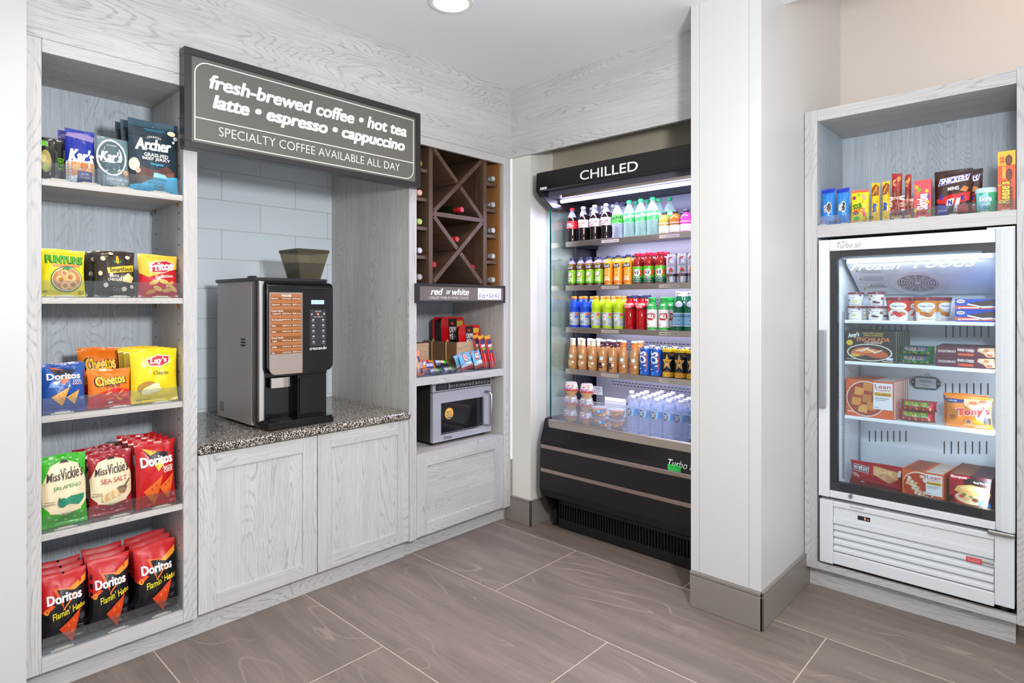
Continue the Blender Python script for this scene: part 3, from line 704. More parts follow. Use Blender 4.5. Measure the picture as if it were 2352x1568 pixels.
for i, z in enumerate(FSZ):
    s = bx(A0 + .014, 2.962, z - .008, A1 - .006, 3.2605, z, M('c3c3cc', .35, .6)).build('shelf', t)
    rail = bx(A0 + .010, 2.955, z - .030, A1 - .004, 2.961, z + .002, steelp).build('price_rail', s, bevel=.001)
    for xx in (-2.31 + .27, -1.66):
        B().art([R(0, 0, 1, 1, 'b3aaa1'), T(['ON THE ROCKS 16.00', 'TEA 4.00', 'MILK 4.00', 'ENERGY DRINKS 4.50'][i] if xx > -1.7 else ['SODA 4.00', 'JUICE 4.00', 'GATORADE 4.00', 'COFFEE 5.00'][i], .5, .5, .8, .38, '5d554f')], flat_y(2.9549, xx, z - .024), .12, .018).build('price_tag', s)
    B().tube([(A0 + .05, 2.985, z - .017), (A1 - .01, 2.985, z - .017)], .005, M('e6e4ff', .4, emit=14), 8).build('light_strip', s)
    lamp('shelf_light', 'AREA', ((FL + FR_) / 2, 2.985, z - .026), 1.0, (.82, .81, 1), ((FL + FR_) / 2, 3.12, z - .25), shape='RECTANGLE', size=1.0, size_y=.012)
    for xx in (-2.28, -1.4): B().box(xx, 3.02, z - .028, xx + .004, 3.26, z - .009, blk2).build('bracket', s)
DZ = .652
bx(A0, 2.8155, .60, A1, 3.2605, DZ, M('9a9aa8', .25, .8)).build('deck', t)
B().prism([(2.811, .571), (2.796, .617), (2.796, .657), (2.803, .664), (2.815, .664), (2.815, .571)], 0, A0, A1, steelp).build('deck_lip', t, bevel=.0015)
b = bx(A0 + .012, 2.818, DZ, A1, 2.821, .80, clear('f4f8ff', .06, .03)); b.box(A0 + .012, 2.8175, .797, A1, 2.8215, .801, clear('cfd6e6', .45, .1)); b.build('product_guard', t)
B().prism([(2.795, .616), (2.757, .545), (2.75, .515), (2.745, .26), (2.766, .212), (2.868, .165), (3.0, .165), (3.0, .616)], 0, A0, A1, blk).build('front_panel', t)
for z in (.512, .372): bx(A0 - .01, 2.739, z - .011, A1, 2.749, z + .011, steel('b3a49b', .35, 0)).build('trim_strip', t, bevel=.002)
b = bx(A0 + .03, 2.888, 0, A1, 3.0, .166, M('08080a', .6)); kick = b.build('kick_plate', t)
b = bx(A0 + .02, 2.87, 0, A1, 2.886, .055, blk); b.box(A0 + .02, 2.87, .147, A1, 2.886, .167, blk)
xx = A0 + .025
while xx < A1 - .01: b.box(xx, 2.87, .055, xx + .0085, 2.886, .147, blk); xx += .0185
b.build('grille', t, bevel=.001)
b = B(); xa, z_ = AY(1535, 1061, 2.752)
b.art([T('Turbo air', .5, .5, 1, 1, 'f0f0f0', s=.35, b=.005, res=4)], flat_y(2.7505, xa, z_ - .018), .165, .036)
b.build('lettering', t)
b = B(); xa, z_ = AY(1534, 1071, 2.75); b.art([R(0, 0, 1, 1, '36d05a'), T('NATURAL', .5, .66, .8, .28, '14401c', b=.015), T('refrigerant', .5, .3, .8, .24, '14401c')], flat_y(2.7495, xa, z_ - .016), .072, .03).build('green_sticker', t)
p0 = AY(1272, 447, 2.86); p1 = AY(1290, 462, 2.95); p2 = AY(1306, 484, 3.1)
B().tube([(p0[0], 2.86, p0[1]), (p1[0], 2.95, p1[1]), (p2[0] + .01, 3.1, p2[1]), (p2[0] + .03, 3.2, p2[1] - .1)], .006, BLACK(), 8).build('cable', t, smooth=60)

# ================================================================ right-hand cabinet with freezer
t = thing('freezer_cabinet', (-.55, 3.3, 0), 'limed-oak surround with the glass-door freezer and a candy shelf above', 'cabinet')
bx(-.953, YF, .098, -.897, YF + .02, 2.279, oak(2)).build('stile', t, bevel=.001)
bx(-.168, YF, .098, -.06, YF + .02, 2.29, oak(2)).build('stile', t, bevel=.001)
bx(-.8965, YF, 2.225, -.1685, YF + .02, 2.279, oak(0)).build('top_rail', t, bevel=.001)
bx(-.8965, YF, 1.672, -.1685, YF + .02, 1.729, oak(0)).build('shelf_rail', t, bevel=.001)
bx(-.8965, YF, .1, -.1685, YF + .02, .131, oak(0)).build('bottom_rail', t, bevel=.001)
bx(-.944, 3.135, 0, -.174, 3.155, .099, oak(0)).build('toe_kick', t)
bx(-.944, 3.155, 0, -.174, 3.68, .1, M('3a2f22', .8)).build('base', t)
bx(-.92, 3.52, .1, -.13, 3.54, 2.27, bo(2)).build('back_panel', t)
bx(-.915, YF + .021, .1, -.8975, 3.519, 2.26, bo(2)).build('side_panel', t)
bx(-.1675, YF + .021, .1, -.15, 3.519, 2.26, do(2)).build('side_panel', t)
bx(-.897, YF + .021, 2.226, -.168, 3.519, 2.26, do(0)).build('top_panel', t)
bx(-.897, YF + .021, 1.70, -.168, 3.519, 1.729, do(0)).build('shelf', t)
bx(-.897, YF + .021, .1, -.168, 3.519, .126, M('4a3a20', .8)).build('bottom_board', t)
# freezer
t = thing('freezer', (-.53, 3.28, .127), 'white upright glass-door freezer of frozen meals in the right-hand cabinet', 'freezer')
wf = M('d9dee3', .28); wi = M('e6ebf0', .35); fb = M('26282c', .4)
IX0, IX1, IY1, IZ0, IZ1 = -.808, -.222, 3.475, .492, 1.62
b = B(); b.box(-.881, 3.11, .46, IX0, 3.50, 1.652, wf); b.box(IX1, 3.11, .46, -.176, 3.50, 1.652, wf); b.box(IX0, 3.11, IZ1, IX1, 3.50, 1.652, wf)
b.box(IX0, 3.11, .46, IX1, 3.50, IZ0 - .004, M('55585c', .3)); b.build('shell', t)
b = bx(IX0, IY1, IZ0, IX1, 3.50, IZ1, wi); ds = M('1b2027', .6)
def slots(us, v0, v1):
    for u in us:
        x, za_ = AY(u, v0, IY1); _, zb_ = AY(u, v1, IY1); b.box(x - .0025, IY1 - .0012, zb_, x + .0025, IY1 + .001, za_, ds)
slots([2000 + k * 14 for k in range(7)], 746, 769); slots([2173 + k * 16.2 for k in range(7)], 748, 774)
slots([2172 + k * 16.2 for k in range(7)], 880, 906); slots([1997 + k * 14 for k in range(7)], 989, 1014); slots([2169 + k * 16.2 for k in range(7)], 1013, 1042)
b.build('back_liner', t)
b = bx(IX0, 3.14, IZ0 - .003, IX1, IY1 - .001, IZ0, wi); b.build('liner_floor', t)
for x in (IX0 + .001, IX0 + .0011):
    pass
for yy in (3.155, 3.45):
    b = bx(IX0, yy, .53, IX0 + .008, yy + .012, 1.32, M('a9adb2', .35, .7))
    for k in range(55): b.box(IX0 + .0075, yy + .003, .545 + k * .014, IX0 + .0085, yy + .009, .551 + k * .014, M('2a2c30', .6))
    b.build('shelf_standard', t)
GZ = [1.281, 1.088, .832]
for z in GZ:
    s = bx(IX0 + .012, 3.16, z - .008, IX1 - .012, IY1 - .012, z, M('f2f5f8', .3)).build('shelf', t)
    bx(IX0 + .012, 3.148, z - .014, IX1 - .02, 3.1595, z + .001, M('fbfcfd', .25)).build('shelf_lip', s, bevel=.003)
# evaporator cover and fan
EY0, EZ0, EY1, EZ1 = 3.15, 1.545, 3.42, 1.405
B().prism([(EY0, EZ0), (EY1, EZ1), (IY1 - .001, EZ1), (IY1 - .001, IZ1 - .001), (EY0, IZ1 - .001)], 0, IX0 + .02, IX1, M('dfe2ea', .4)).build('fan_cover', t)
ev = Vector((0, EY1 - EY0, EZ1 - EZ0)); el = ev.length; ev.normalize(); en = Vector((0, ev.z, -ev.y))
def SE(u, v, o): p = Vector((0, EY1, EZ1)) - ev * v + en * o; return (IX0 + .02 + u, p.y, p.z)
def on_slope(u, v):
    d = ray(u, v); o = Vector((0, 0, CZ)); k = (Vector((0, EY1, EZ1)) - o).dot(en) / d.dot(en); p = o + d * k
    return p.x - IX0 - .02, (Vector((0, EY1, EZ1)) - p).dot(ev)
cu, cv = on_slope(2108, 648); ru = on_slope(2175, 648)[0] - cu; rv = on_slope(2108, 620)[1] - cv
b = B(); cc = Vector(SE(cu, cv, .004))
fr, dk = M('eceaf0', .4), M('24262c', .6)
def ringp(r0, r1, off, m, a0=0., a1=2 * PI, n=36):
    vs, fs = [], []
    for i in range(n + 1):
        a = a0 + (a1 - a0) * i / n
        for r in (r0, r1): vs.append(SE(cu + ru * r * math.cos(a), cv + rv * r * math.sin(a), off))
    for i in range(n): fs.append((2 * i, 2 * i + 1, 2 * i + 3, 2 * i + 2))
    b.add(vs, fs, m)
ringp(0, .74, .001, M('6a6e78', .6)); ringp(.72, 1.0, .006, fr)
for k in range(7): ringp(.08 + k * .095, .125 + k * .095, .004, fr)
ringp(0, .1, .0045, fr)
for k in range(12):
    a = k * PI / 6; ringp(.1, .74, .0043, fr, a - .035, a + .035, 1)
for k in range(5):
    a = .5 + k * .55; ringp(.64, .72, .002, dk, a, a + .35, 4)
b.build('fan_grille', t)
u0, v1 = on_slope(1946, 622); u1, v0 = on_slope(2040, 676); b = B()
u0 = IX0 + .035 - IX0 - .02; u1 = cu - ru * 1.12
a = [R(0, 0, 1, 1, 'e8e6ea')]
for k, (yy, big) in enumerate(((.84, 1), (.55, 1), (.33, 0), (.2, 1), (.07, 0))):
    px = .12 if big else .42
    a += [P([(px - .055, yy - .04), (px + .055, yy - .04), (px, yy + .05)], 'd9b23a'), E(px, yy - .005, .015, .02, '3a3016')]
    if big: a += [R(.24, yy + .07 - q * .045, .95, yy + .085 - q * .045, '9a9aa2') for q in range(4 if yy > .3 else 2)]
    else: a += [T('CAUTION' if yy > .2 else 'ATTENTION', .68, yy, .36, .07, '6a6a70')]
a += [R(0, .42, 1, .43, 'a8a8ae'), R(0, .27, 1, .28, 'a8a8ae'), R(.2, .42, .21, 1, 'a8a8ae')]
b.art(a, lambda u, v, o: SE(u0 + u, .01 + v, o), u1 - u0, el * .88).build('warning_label', t)
b = bx(IX0 + .01, 3.118, 1.566, IX1 - .003, 3.149, 1.60, M('eef0f4', .35))
for x in (-.79, -.53, -.25): b.prism([(x + .005 * math.cos(q * PI / 5), 1.588 + .005 * math.sin(q * PI / 5)) for q in range(10)], 1, 3.1165, 3.1185, M('3a3c42', .4))
b.build('light_bar', t, bevel=.001)
B().tube([(IX0 + .03, 3.14, 1.556), (IX1 - .03, 3.14, 1.556)], .009, M('fdfdff', .4, emit=2), 8).build('light_tube', t, smooth=60)
lamp('freezer_light', 'AREA', ((IX0 + IX1) / 2, 3.135, 1.54), 1.0, (.93, .97, 1), ((IX0 + IX1) / 2, 3.3, .5), shape='RECTANGLE', size=.5, size_y=.03)
lamp('freezer_side_light', 'AREA', (IX1 - .012, 3.13, .95), 1.9, (.93, .97, 1), (-.6, 3.4, 1.0), shape='RECTANGLE', size=.03, size_y=.9)
# door
DY0, DY1 = 3.062, 3.10
b = B(); b.box(-.884, DY0, .457, -.838, DY1, 1.656, wf); b.prism([(-.233, DY1), (-.233, DY0 + .012), (-.215, DY0 + .002), (-.19, DY0 - .004), (-.178, DY0), (-.172, DY0 + .01), (-.172, DY1)][::-1], 2, .457, 1.656, wf)
b.box(-.838, DY0 + .004, 1.603, -.233, DY1, 1.656, wf); b.box(-.838, DY0 + .004, .457, -.233, DY1, .489, wf)
dr = b.build('door', t, bevel=.0025)
b = B(); gy0, gy1 = DY0 + .014, DY1 + .004
b.box(-.837, gy0, .49, -.808, gy1, 1.602, fb); b.box(-.2325, gy0 + .01, .49, -.226, gy1, 1.602, fb); b.box(-.808, gy0, 1.575, -.2325, gy1, 1.602, fb); b.box(-.808, gy0, .49, -.2325, gy1, .53, fb)
for x, z in ((-.837, .49), (-.837, 1.562), (-.275, 1.562), (-.275, .49)): b.box(x, gy0 - .002, z, x + .042, gy0, z + .04, M('2e3035', .5))
b.build('gasket_frame', dr)
bx(-.808, gy0 + .012, .53, -.2325, gy0 + .016, 1.575, clear('f3faff', .045, .02, 'glass')).build('glass', dr)
bx(-.878, DY0 - .022, .872, -.85, DY0 - .001, 1.235, M('a3a8ae', .3, .7)).build('handle', dr, bevel=.003)
x, z = AY(1954, 1139.5, DY0); q = B(); q.prism([(x + .009 * math.cos(k * PI / 8), z + .009 * math.sin(k * PI / 8)) for k in range(16)], 1, DY0 - .004, DY0 + .006, M('b9bcc2', .25, 1)); q.box(x - .001, DY0 - .005, z - .005, x + .001, DY0 - .0035, z + .003, fb); q.build('lock', dr)
b = B(); S = lambda u, v, o: (u, DY0 + .004 - o, v)
xa, za_ = AY(1921, 571.5, DY0); xb, _ = AY(1979, 560, DY0); b.art([T('Turbo air', (xa + xb) / 2, za_ + .0145, xb - xa, .026, '9fa3a8', s=.2, b=.008)], S, 1, 1)
xa, za_ = AY(1925, 556, DY0); b.art([T('C  FZ-1', xa + .017, za_ - .001, .032, .008, '333333')], S, 1, 1); b.build('lettering', dr)
b = B(); gy = gy0 + .0115
xa, _ = AY(1953, 610, gy); xb, _ = AY(2247, 600, gy); z_ = AY(2100, 606, gy)[1]
for wrd, k, kw, dz, hh in (('Frozen', .215, .43, 0, .04), ('Foods', .76, .48, .004, .046)): B().art([T(wrd, xa + (xb - xa) * k, z_ + dz, (xb - xa) * kw, hh, 'ffffff', s=.55, b=.006, res=4)], lambda u, v, o: (u, gy - o, v), 1, 1).build('glass_lettering', dr)
hg = B(); xa, za_ = AY(2269, 1213, DY0); xb, zb_ = AY(2333, 1231, DY0)
hg.box(xa, DY0 - .012, .442, -.172, 3.10, .4565, steel('a9a7a3', .3, 0)); hg.build('hinge', t, bevel=.003)
bx(-.26, 3.08, 1.6565, -.172, 3.14, 1.664, steel('a9a7a3', .3, 0)).build('hinge', t)
# lower louvre panel
b = B(); LY = 3.068; zt = .441
b.box(-.882, LY, .145, -.824, 3.5, zt, wf); b.box(-.236, LY, .16, -.174, 3.5, zt, wf); b.box(-.824, LY, .15, -.236, 3.5, .205, wf); b.box(-.824, LY, .415, -.236, 3.5, zt, wf)
b.box(-.824, LY + .03, .205, -.236, 3.5, .415, M('c9d2d8', .4)); b.build('base_panel', t, bevel=.004)
b = bx(-.822, LY + .006, .362, -.238, LY + .03, .413, wf); b.prism([(LY + .02, .3615), (LY + .0, .3615), (LY + .0, .34), (LY + .006, .336), (LY + .03, .345)], 0, -.822, -.238, wf)
for k in range(4):
    z = .336 - k * .033; b.prism([(LY + .022, z), (LY + .004, z - .014), (LY + .004, z - .026), (LY + .03, z - .03), (LY + .03, z)], 0, -.822, -.238, wf)
b.build('louvre', t)
b = B(); xa, za_ = AY(1970, 1182, LY + .006); b.art([R(0, 0, 1, 1, '1b1b1f'), T('3', .58, .5, .13, .62, M('ff9a80', .4, emit=1.5)), T('°F', .83, .38, .12, .3, M('ff9a80', .4, emit=1.2))], flat_y(LY + .0055, xa, za_ - .021), .05, .019).build('temperature_display', t)
b = B(); xa, za_ = AY(2219, 1274, LY + .004); b.art([R(0, 0, .56, 1, 'd23c3c'), R(.56, 0, 1, 1, 'c9c9c9'), R(.56, .5, 1, .62, '222222'), R(.56, .25, 1, .35, '444466'), R(.56, .75, 1, .8, '888888'), T('Self-Cleaning', .28, .65, .46, .22, 'f6e9e9'), T('Condenser', .28, .35, .4, .22, 'f6e9e9')], flat_y(LY + .0035, xa, za_ - .024), .092, .02).build('sticker', t)
x, z = AY(1969, 1149, LY); B().box(x - .03, LY - .012, .436, x + .03, LY + .01, .4415, M('dfe3e8', .3)).build('pull_tab', t, bevel=.003)
for x in (-.84, -.21): B().lathe([(.02, .1265), (.02, .146)], M('2a2a2a', .5), 12, x, 3.13).build('foot', t)
# ================================================================ packaging builders
def env(a, p=2.6, q=.55): return max(0., 1 - abs(a) ** p) ** q
def bag_surface(w, h, T_, seed, kind):
    rnd = random.Random(seed); ph = [rnd.uniform(0, 6.3) for _ in range(8)]; tw = rnd.uniform(-.5, .5)
    fl = .055 if kind == 'pillow' else .03
    def g(b):
        if kind == 'pillow': q = (b - fl) / (1 - 2 * fl); return math.sin(PI * q) ** .55 if 0 < q < 1 else 0.
        if kind == 'pouch': return (1 - math.exp(-b / .06)) * max(0., 1 - b / .93) ** .6
        return math.sin(PI * min(1, max(0, b))) ** .4
    def S(u, v, off, side=1):
        a = 2 * u / w - 1; b = v / h; gg = g(b); e = env(a)
        wr = .022 * T_ * (math.sin(9 * a + 5 * b + ph[0]) + math.sin(14 * b - 7 * a + ph[1]) + .8 * math.sin(21 * a * b + ph[2])) * (.25 + gg)
        y = T_ / 2 * gg * e
        top = max(0, b - .8) / .2; bot = max(0, .12 - b) / .12
        cur = .05 * w * (top * (math.sin(2.2 * a + ph[3]) * .5 + tw * a) + bot * .3 * math.sin(3 * a + ph[4]))
        x = a * w / 2 * (1 - .055 * gg)
        z = v + (.012 * h * math.sin(2.5 * a + ph[5]) * top if kind == 'pillow' else 0)
        return (x, -side * (y + wr * e) + cur - side * off, z)
    return S
def bag(name, w, h, T_, col, art, seed=1, kind='pillow', back=None, crimp=None, rough=.26):
    """a filled film bag or pouch facing -y, base at the origin"""
    S = bag_surface(w, h, T_, seed, kind); b = B(); nx, ny = 16, 20; m = M(col, rough, 0, 0, .18); mb = M(back or col, rough, 0, 0, .18)
    for side in (1, -1):
        vs = [S(w * i / nx, h * j / ny, 0, side) for j in range(ny + 1) for i in range(nx + 1)]
        fs = [(j * (nx + 1) + i, j * (nx + 1) + i + 1, (j + 1) * (nx + 1) + i + 1, (j + 1) * (nx + 1) + i) for j in range(ny) for i in range(nx)]
        b.add(vs, fs if side == 1 else [f[::-1] for f in fs], m if side == 1 else mb)
    b.art(art, lambda u, v, o: S(u, v, o * 3.4 + .0003), w, h, maxlen=max(w, h) / 15)
    return b.build(name, smooth=50)
def carton(name, w, d, h, col, front, top=None, side=None, sidecol=None):
    b = B(); m = M(col, .4); b.box(-w / 2, 0, 0, w / 2, d, h, m)
    b.art(front, flat_y(0, -w / 2, 0), w, h)
    if top: b.art(top, lambda u, v, o: (-w / 2 + u, v, h + o), w, d)
    if sidecol:
        b.add([(w / 2 + .0002, 0.001, .001), (w / 2 + .0002, d - .001, .001), (w / 2 + .0002, d - .001, h - .001), (w / 2 + .0002, .001, h - .001)], [(0, 1, 2, 3)], M(sidecol, .5))
    return b.build(name)
def put(o, loc, label, cat, group=None, rz=0., lean=0., roll=0.):
    o.location = loc; o.rotation_euler = (-lean, roll, rz); return prop(o, label, cat, group)
LRZ = PI / 2         # things on the left-hand wall face +x
def lput(spec, u0, u1, vt, zb, X, label, cat, group=None, lean=.06, turn=0., T_=.05, kind='pillow', seed=1, name='chip_bag', h=None):
    """front bag on a left-hand shelf: its width and height read from the photo at the plane x = X"""
    ya, yb = AX(u0, 900, X)[0], AX(u1, 900, X)[0]; yc = (ya + yb) / 2; w = yb - ya
    hh = h or AX((u0 + u1) / 2, vt, X)[1] - zb
    col, art = spec[:2]; ex = spec[2] if len(spec) > 2 else {}
    o = bag(name, w, hh, T_, col, art, seed, kind, **ex)
    return settle(put(o, (X - T_ * .5 * .6 - lean * .04, yc, zb + .002), label, cat, group, LRZ + turn, lean), zb + .0022, (-2.985, -2.6125), (.4105, .8555))
def behind(o, k, label, dx=.055, dy=0., dz=.002, lean=None, turn=None):
    l = o.location; r = o.rotation_euler
    sc = o.scale; q = dup(o, (l.x - dx * k, l.y + dy, l.z), label, rot=(r.x if lean is None else -lean, r.y, r.z if turn is None else LRZ + turn), scale=(sc[0], .55, sc[2]))
    return settle(q, bounds(o)[2][0], (-2.985, -2.6125), (.4105, .8555))
chipg = lambda x, y, s, c='e89a3c', d='b8651c': [P([(x - .5 * s, y - .1 * s), (x + .45 * s, y + .35 * s), (x + .1 * s, y - .6 * s)], c), E(x - .1 * s, y - .05 * s, .05 * s, .05 * s, d), E(x + .12 * s, y + .05 * s, .04 * s, .05 * s, d), E(x + .08 * s, y - .25 * s, .05 * s, .05 * s, d)]
# ---------------------------------------------------------------- the printed fronts
FLAMIN = ('131015', [P([(0, .50), (0, 1), (1, 1), (1, .84), (.62, .74), (.36, .66), (.3, .6), (.12, .52)], 'c4151c'), P([(.55, .74), (1, .9), (1, .8), (.72, .72)], 'f0962c'), P([(.02, .5), (.22, .58), (.3, .56), (.1, .46)], 'e8571f'), E(.12, .5, .05, .04, 'f5b53a'),
    P([(.3, .78), (.62, .74), (.46, .52)], '1a1216'), P([(.26, .8), (.66, .765), (.62, .75), (.34, .775), (.46, .56), (.47, .5)], 'e86a28'), T('Doritos', .5, .655, .74, .13, 'f6f3f8', b=.035, r=2), P([(.46, .5), (.74, .68), (.76, .665), (.46, .47)], 'ef7a2e'),
    T("Flamin' Hot", .55, .455, .68, .1, 'f2e22a', b=.012, s=.3, r=13), T('NACHO', .84, .47, .24, .05, 'f2d02a', b=.02, s=.3, r=13)] + chipg(.62, .27, .5, 'd9481c', 'f2782a') + [E(.87, .33, .07, .05, '3a3540'), R(.78, .2, .9, .215, '5a5a66'), R(.8, .17, .9, .18, '5a5a66')])
NACHO = ('bf1319', [P([(.2, .86), (.85, .8), (.5, .56)], '1a1216'), P([(.16, .9), (.5, .84), (.48, .82), (.26, .86), (.34, .78)], 'f0b030'), P([(.44, .66), (.53, .58), (.72, .72), (.74, .7), (.53, .53), (.43, .63)], 'f0c030'), T('Doritos', .5, .705, .8, .15, 'f8f6f6', b=.035, r=4), T('NACHO', .78, .58, .26, .05, 'f6e8d8', b=.02, r=4), T('CHEESE', .78, .53, .26, .05, 'f6e8d8', b=.02, r=4)] + chipg(.4, .3, .5, 'e2661f', 'b93c14') + chipg(.74, .33, .42, 'e2661f', 'b93c14') + [T('270', .9, .14, .08, .04, 'f0d0d0')])
RANCH = ('1d4e9e', [P([(.22, .92), (.8, .86), (.46, .6)], '141a30'), P([(.2, .95), (.5, .88), (.46, .87), (.27, .9), (.33, .82)], 'e2632a'), P([(.44, .68), (.48, .6), (.72, .76), (.74, .74), (.48, .56), (.42, .66)], 'e2632a'), T('Doritos', .5, .74, .74, .13, 'f8f8fa', b=.035), T('COOL', .8, .63, .2, .05, 'e8eefa', b=.02), T('RANCH', .8, .57, .22, .05, 'e8c8c8', b=.02), P([(.15, .52), (.2, .62), (.5, .5)], '5f8fd6')] + chipg(.42, .36, .42, 'e8a448', 'c87a2a') + chipg(.7, .33, .32, 'e8a448', 'c87a2a') + [T('150', .9, .26, .09, .05, 'cfd8ee'), P([(0, 0), (1, 0), (1, .12), (0, .16)], '2b3f94')])
CHEETOS = ('ee7a1e', [P([(0, 0), (1, 0), (1, .42), (.6, .5), (.3, .4), (0, .28)], 'd61f24'), T('Cheetos', .5, .7, .72, .26, '1b1410', b=.075, r=5), T('Cheetos', .5, .705, .7, .24, 'f7c52a', b=.03, r=5), T('Crunchy', .56, .54, .34, .08, '8a2a12', b=.03, r=5)] +
    [E(x, y, .09, .022, c, r) for x, y, c, r in ((.45, .36, 'f39a2a', 30), (.62, .3, 'f0862a', -20), (.75, .38, 'f6a83c', 40), (.5, .22, 'f0862a', 10), (.7, .2, 'f39a2a', -35), (.84, .28, 'f0862a', 20))] + [E(.5, .12, .06, .03, 'd9dfe6'), R(.8, .14, .95, .18, 'b01620')])
LAYS = ('f5d51d', [E(.55, .77, .3, .1, 'f7e36a'), P([(.3, .8), (.36, .68), (.6, .66), (.8, .74), (.82, .86), (.55, .88)], 'fbfbfb'), P([(.32, .79), (.37, .695), (.6, .675), (.78, .745), (.8, .845), (.55, .865)], 'd3202a'), T("Lay's", .56, .77, .36, .13, 'ffffff', b=.03, s=.2, r=5), T('Classic', .6, .55, .34, .07, '5a4a16', b=.008), E(.3, .3, .2, .1, 'b9873a', 10), E(.36, .24, .18, .08, 'f3e6a4', 20), E(.42, .27, .17, .07, 'f7edba', 30), E(.5, .24, .12, .05, 'f3e6a4', 10), R(.1, .06, .4, .075, 'b09a2a')])
def vickie(base, dark, flav, fcol, pic, lace):
    return (base, [E(.5, .53, .45, .35, 'e9d9b4'), R(.16, .2, .84, .62, 'ecdcb8'), P([(.02, .32), (.2, .2), (.5, .15), (.8, .2), (.98, .32), (1, .6), (.8, .86), (.5, .92), (.2, .86), (0, .6)], 'eadbb6')] +
        [E(x, y, .04, .012, lace) for x, y in ((.2, .9), (.35, .935), (.5, .95), (.65, .935), (.8, .9), (.15, .16), (.3, .11), (.5, .09), (.7, .11), (.85, .16))] +
        [P([(.4, .885), (.6, .885), (.55, .92), (.5, .9), (.46, .925)], '3a2a22'), T('Miss', .24, .71, .3, .12, '3a2d28', b=.012, s=.35, r=6), T('Vickie\'s', .66, .745, .5, .17, '3a2d28', b=.012, s=.35, r=6), T(flav, .54, .555, .62, .08, fcol, b=.006, r=3), R(.04, .37, .26, .375, dark), T('NO ARTIFICIAL', .15, .34, .24, .03, '6a5a48', r=4)] + pic + [T('MADE WITH', .56, .17, .3, .025, '6a5a48'), T('LOVE & CARE', .56, .13, .3, .025, '6a5a48')])
JALAP = vickie('3fb22e', '2f6a30', 'JALAPEÑO', '6fa06a', [E(.42, .34, .1, .065, '1f7a5e'), P([(.46, .38), (.6, .42), (.8, .36), (.92, .42), (.9, .35), (.78, .28), (.6, .31), (.5, .3)], '2a8a6a'), P([(.32, .37), (.34, .42), (.36, .42), (.36, .37)], '2f6a30')], '9fdc8a')
SEASALT = vickie('a42430', '7a1a24', 'SEA SALT', 'c0504a', [E(.3 + k * .07, .29 + .012 * k, .06, .06, 'd9b27a' if k % 2 else 'e8cf9c') for k in range(6)] + [E(.72, .41, .12, .04, '6a5a40'), P([(.6, .41), (.84, .41), (.78, .33), (.66, .33)], '8a7350'), P([(.74, .42), (.9, .55), (.92, .54), (.78, .41)], '6a4a30')], 'd88a8a')
FUNY = ('f3e022', [P([(0, .9), (1, .9), (1, .92), (0, .92)], 'e6c81a'), T('FUNYUNS', .52, .77, .82, .17, '1f5a34', b=.075, r=-2), T('FUNYUNS', .52, .775, .8, .155, '52b22e', b=.035, r=-2), R(.26, .62, .86, .67, 'e2701e'), T('Onion Flavored Rings', .56, .645, .55, .03, 'fff0d8'), E(.56, .36, .36, .27, '1f6a48'), E(.56, .36, .34, .25, 'f2e4c8'), E(.56, .36, .32, .23, 'c98a4c')] +
    [q for x, y, r in ((.42, .34, .12), (.64, .4, .13), (.7, .24, .12), (.5, .48, .1), (.52, .22, .11)) for q in (E(x, y, r, r * .75, 'eab878'), E(x, y, r * .5, r * .38, 'b9763a'))] + [E(.56, .58, .1, .03, '3a9a4a'), R(.05, .08, .14, .12, 'a8981a'), R(.84, .05, .95, .12, 'c8b61a')])
SMART = ('33291f', [P([(.3, .5), (.95, .56), (.96, .7), (.28, .62)], 'f2c31c'), T('Smartfood', .63, .595, .56, .09, '2a1e12', b=.025, r=5), E(.55, .8, .04, .09, 'f2a51c'), P([(.48, .72), (.44, .8), (.54, .74)], '3a9a3a'), P([(.6, .72), (.68, .82), (.56, .74)], '3a9a3a'), T('WHITE', .45, .44, .24, .055, 'f4f0e6', b=.02), T('CHEDDAR', .47, .37, .36, .055, 'f4f0e6', b=.02), P([(.66, .42), (.8, .52), (.96, .42), (.9, .3), (.66, .33)], 'f2cf86'), E(.78, .42, .07, .07, 'f7dfa8'), E(.2, .82, .06, .05, 'e9dcc0'), E(.8, .86, .06, .04, 'e9dcc0'), E(.4, .93, .06, .03, 'e9dcc0'), E(.12, .5, .05, .05, 'd9ccb0'), E(.25, .25, .06, .05, 'e9dcc0'), E(.7, .17, .07, .05, 'e9dcc0'), E(.9, .22, .05, .04, 'd9ccb0'), T('Chips', .5, .15, .14, .04, '6a6a6a'), T('4.00', .5, .09, .12, .04, '6a6a6a')])
FRITOS = ('c8202a', [P([(0, .56), (.2, .46), (1, .68), (1, 1), (0, 1)], 'f6c23a'), P([(.2, .7), (.26, .57), (.6, .56), (.86, .66), (.92, .8), (.7, .88), (.4, .84)], 'f3e2c8'), P([(.22, .69), (.28, .585), (.6, .575), (.84, .67), (.89, .79), (.7, .86), (.42, .82)], 'c8202a'), T('Fritos', .56, .725, .62, .2, 'ffffff', b=.04, r=6), T('The ORIGINAL', .62, .48, .5, .06, 'fbeee0', b=.015, r=5)] + [E(x, y, .13, .05, c, r) for x, y, c, r in ((.35, .34, 'e8a84a', 25), (.6, .36, 'f2bd62', -15), (.76, .3, 'e8a84a', 35), (.45, .2, 'f2bd62', -25), (.7, .16, 'e8a84a', 10), (.28, .12, 'e29a3c', 20), (.86, .2, 'f2bd62', -40))])
PIST = ('1c1a1c', [E(.2, .86, .16, .07, '58b82a'), E(.5, .9, .06, .05, '3a3a3a'), T('PISTACHIOS', .86, .42, .62, .15, '7fd02a', b=.015, r=90), E(.28, .45, .22, .26, 'a89a5a'), E(.2, .5, .1, .1, 'd8c98a'), E(.33, .38, .1, .1, 'cdbb78'), E(.25, .3, .08, .07, 'b9d06a'), R(.62, .05, .75, .7, '2a282a')])
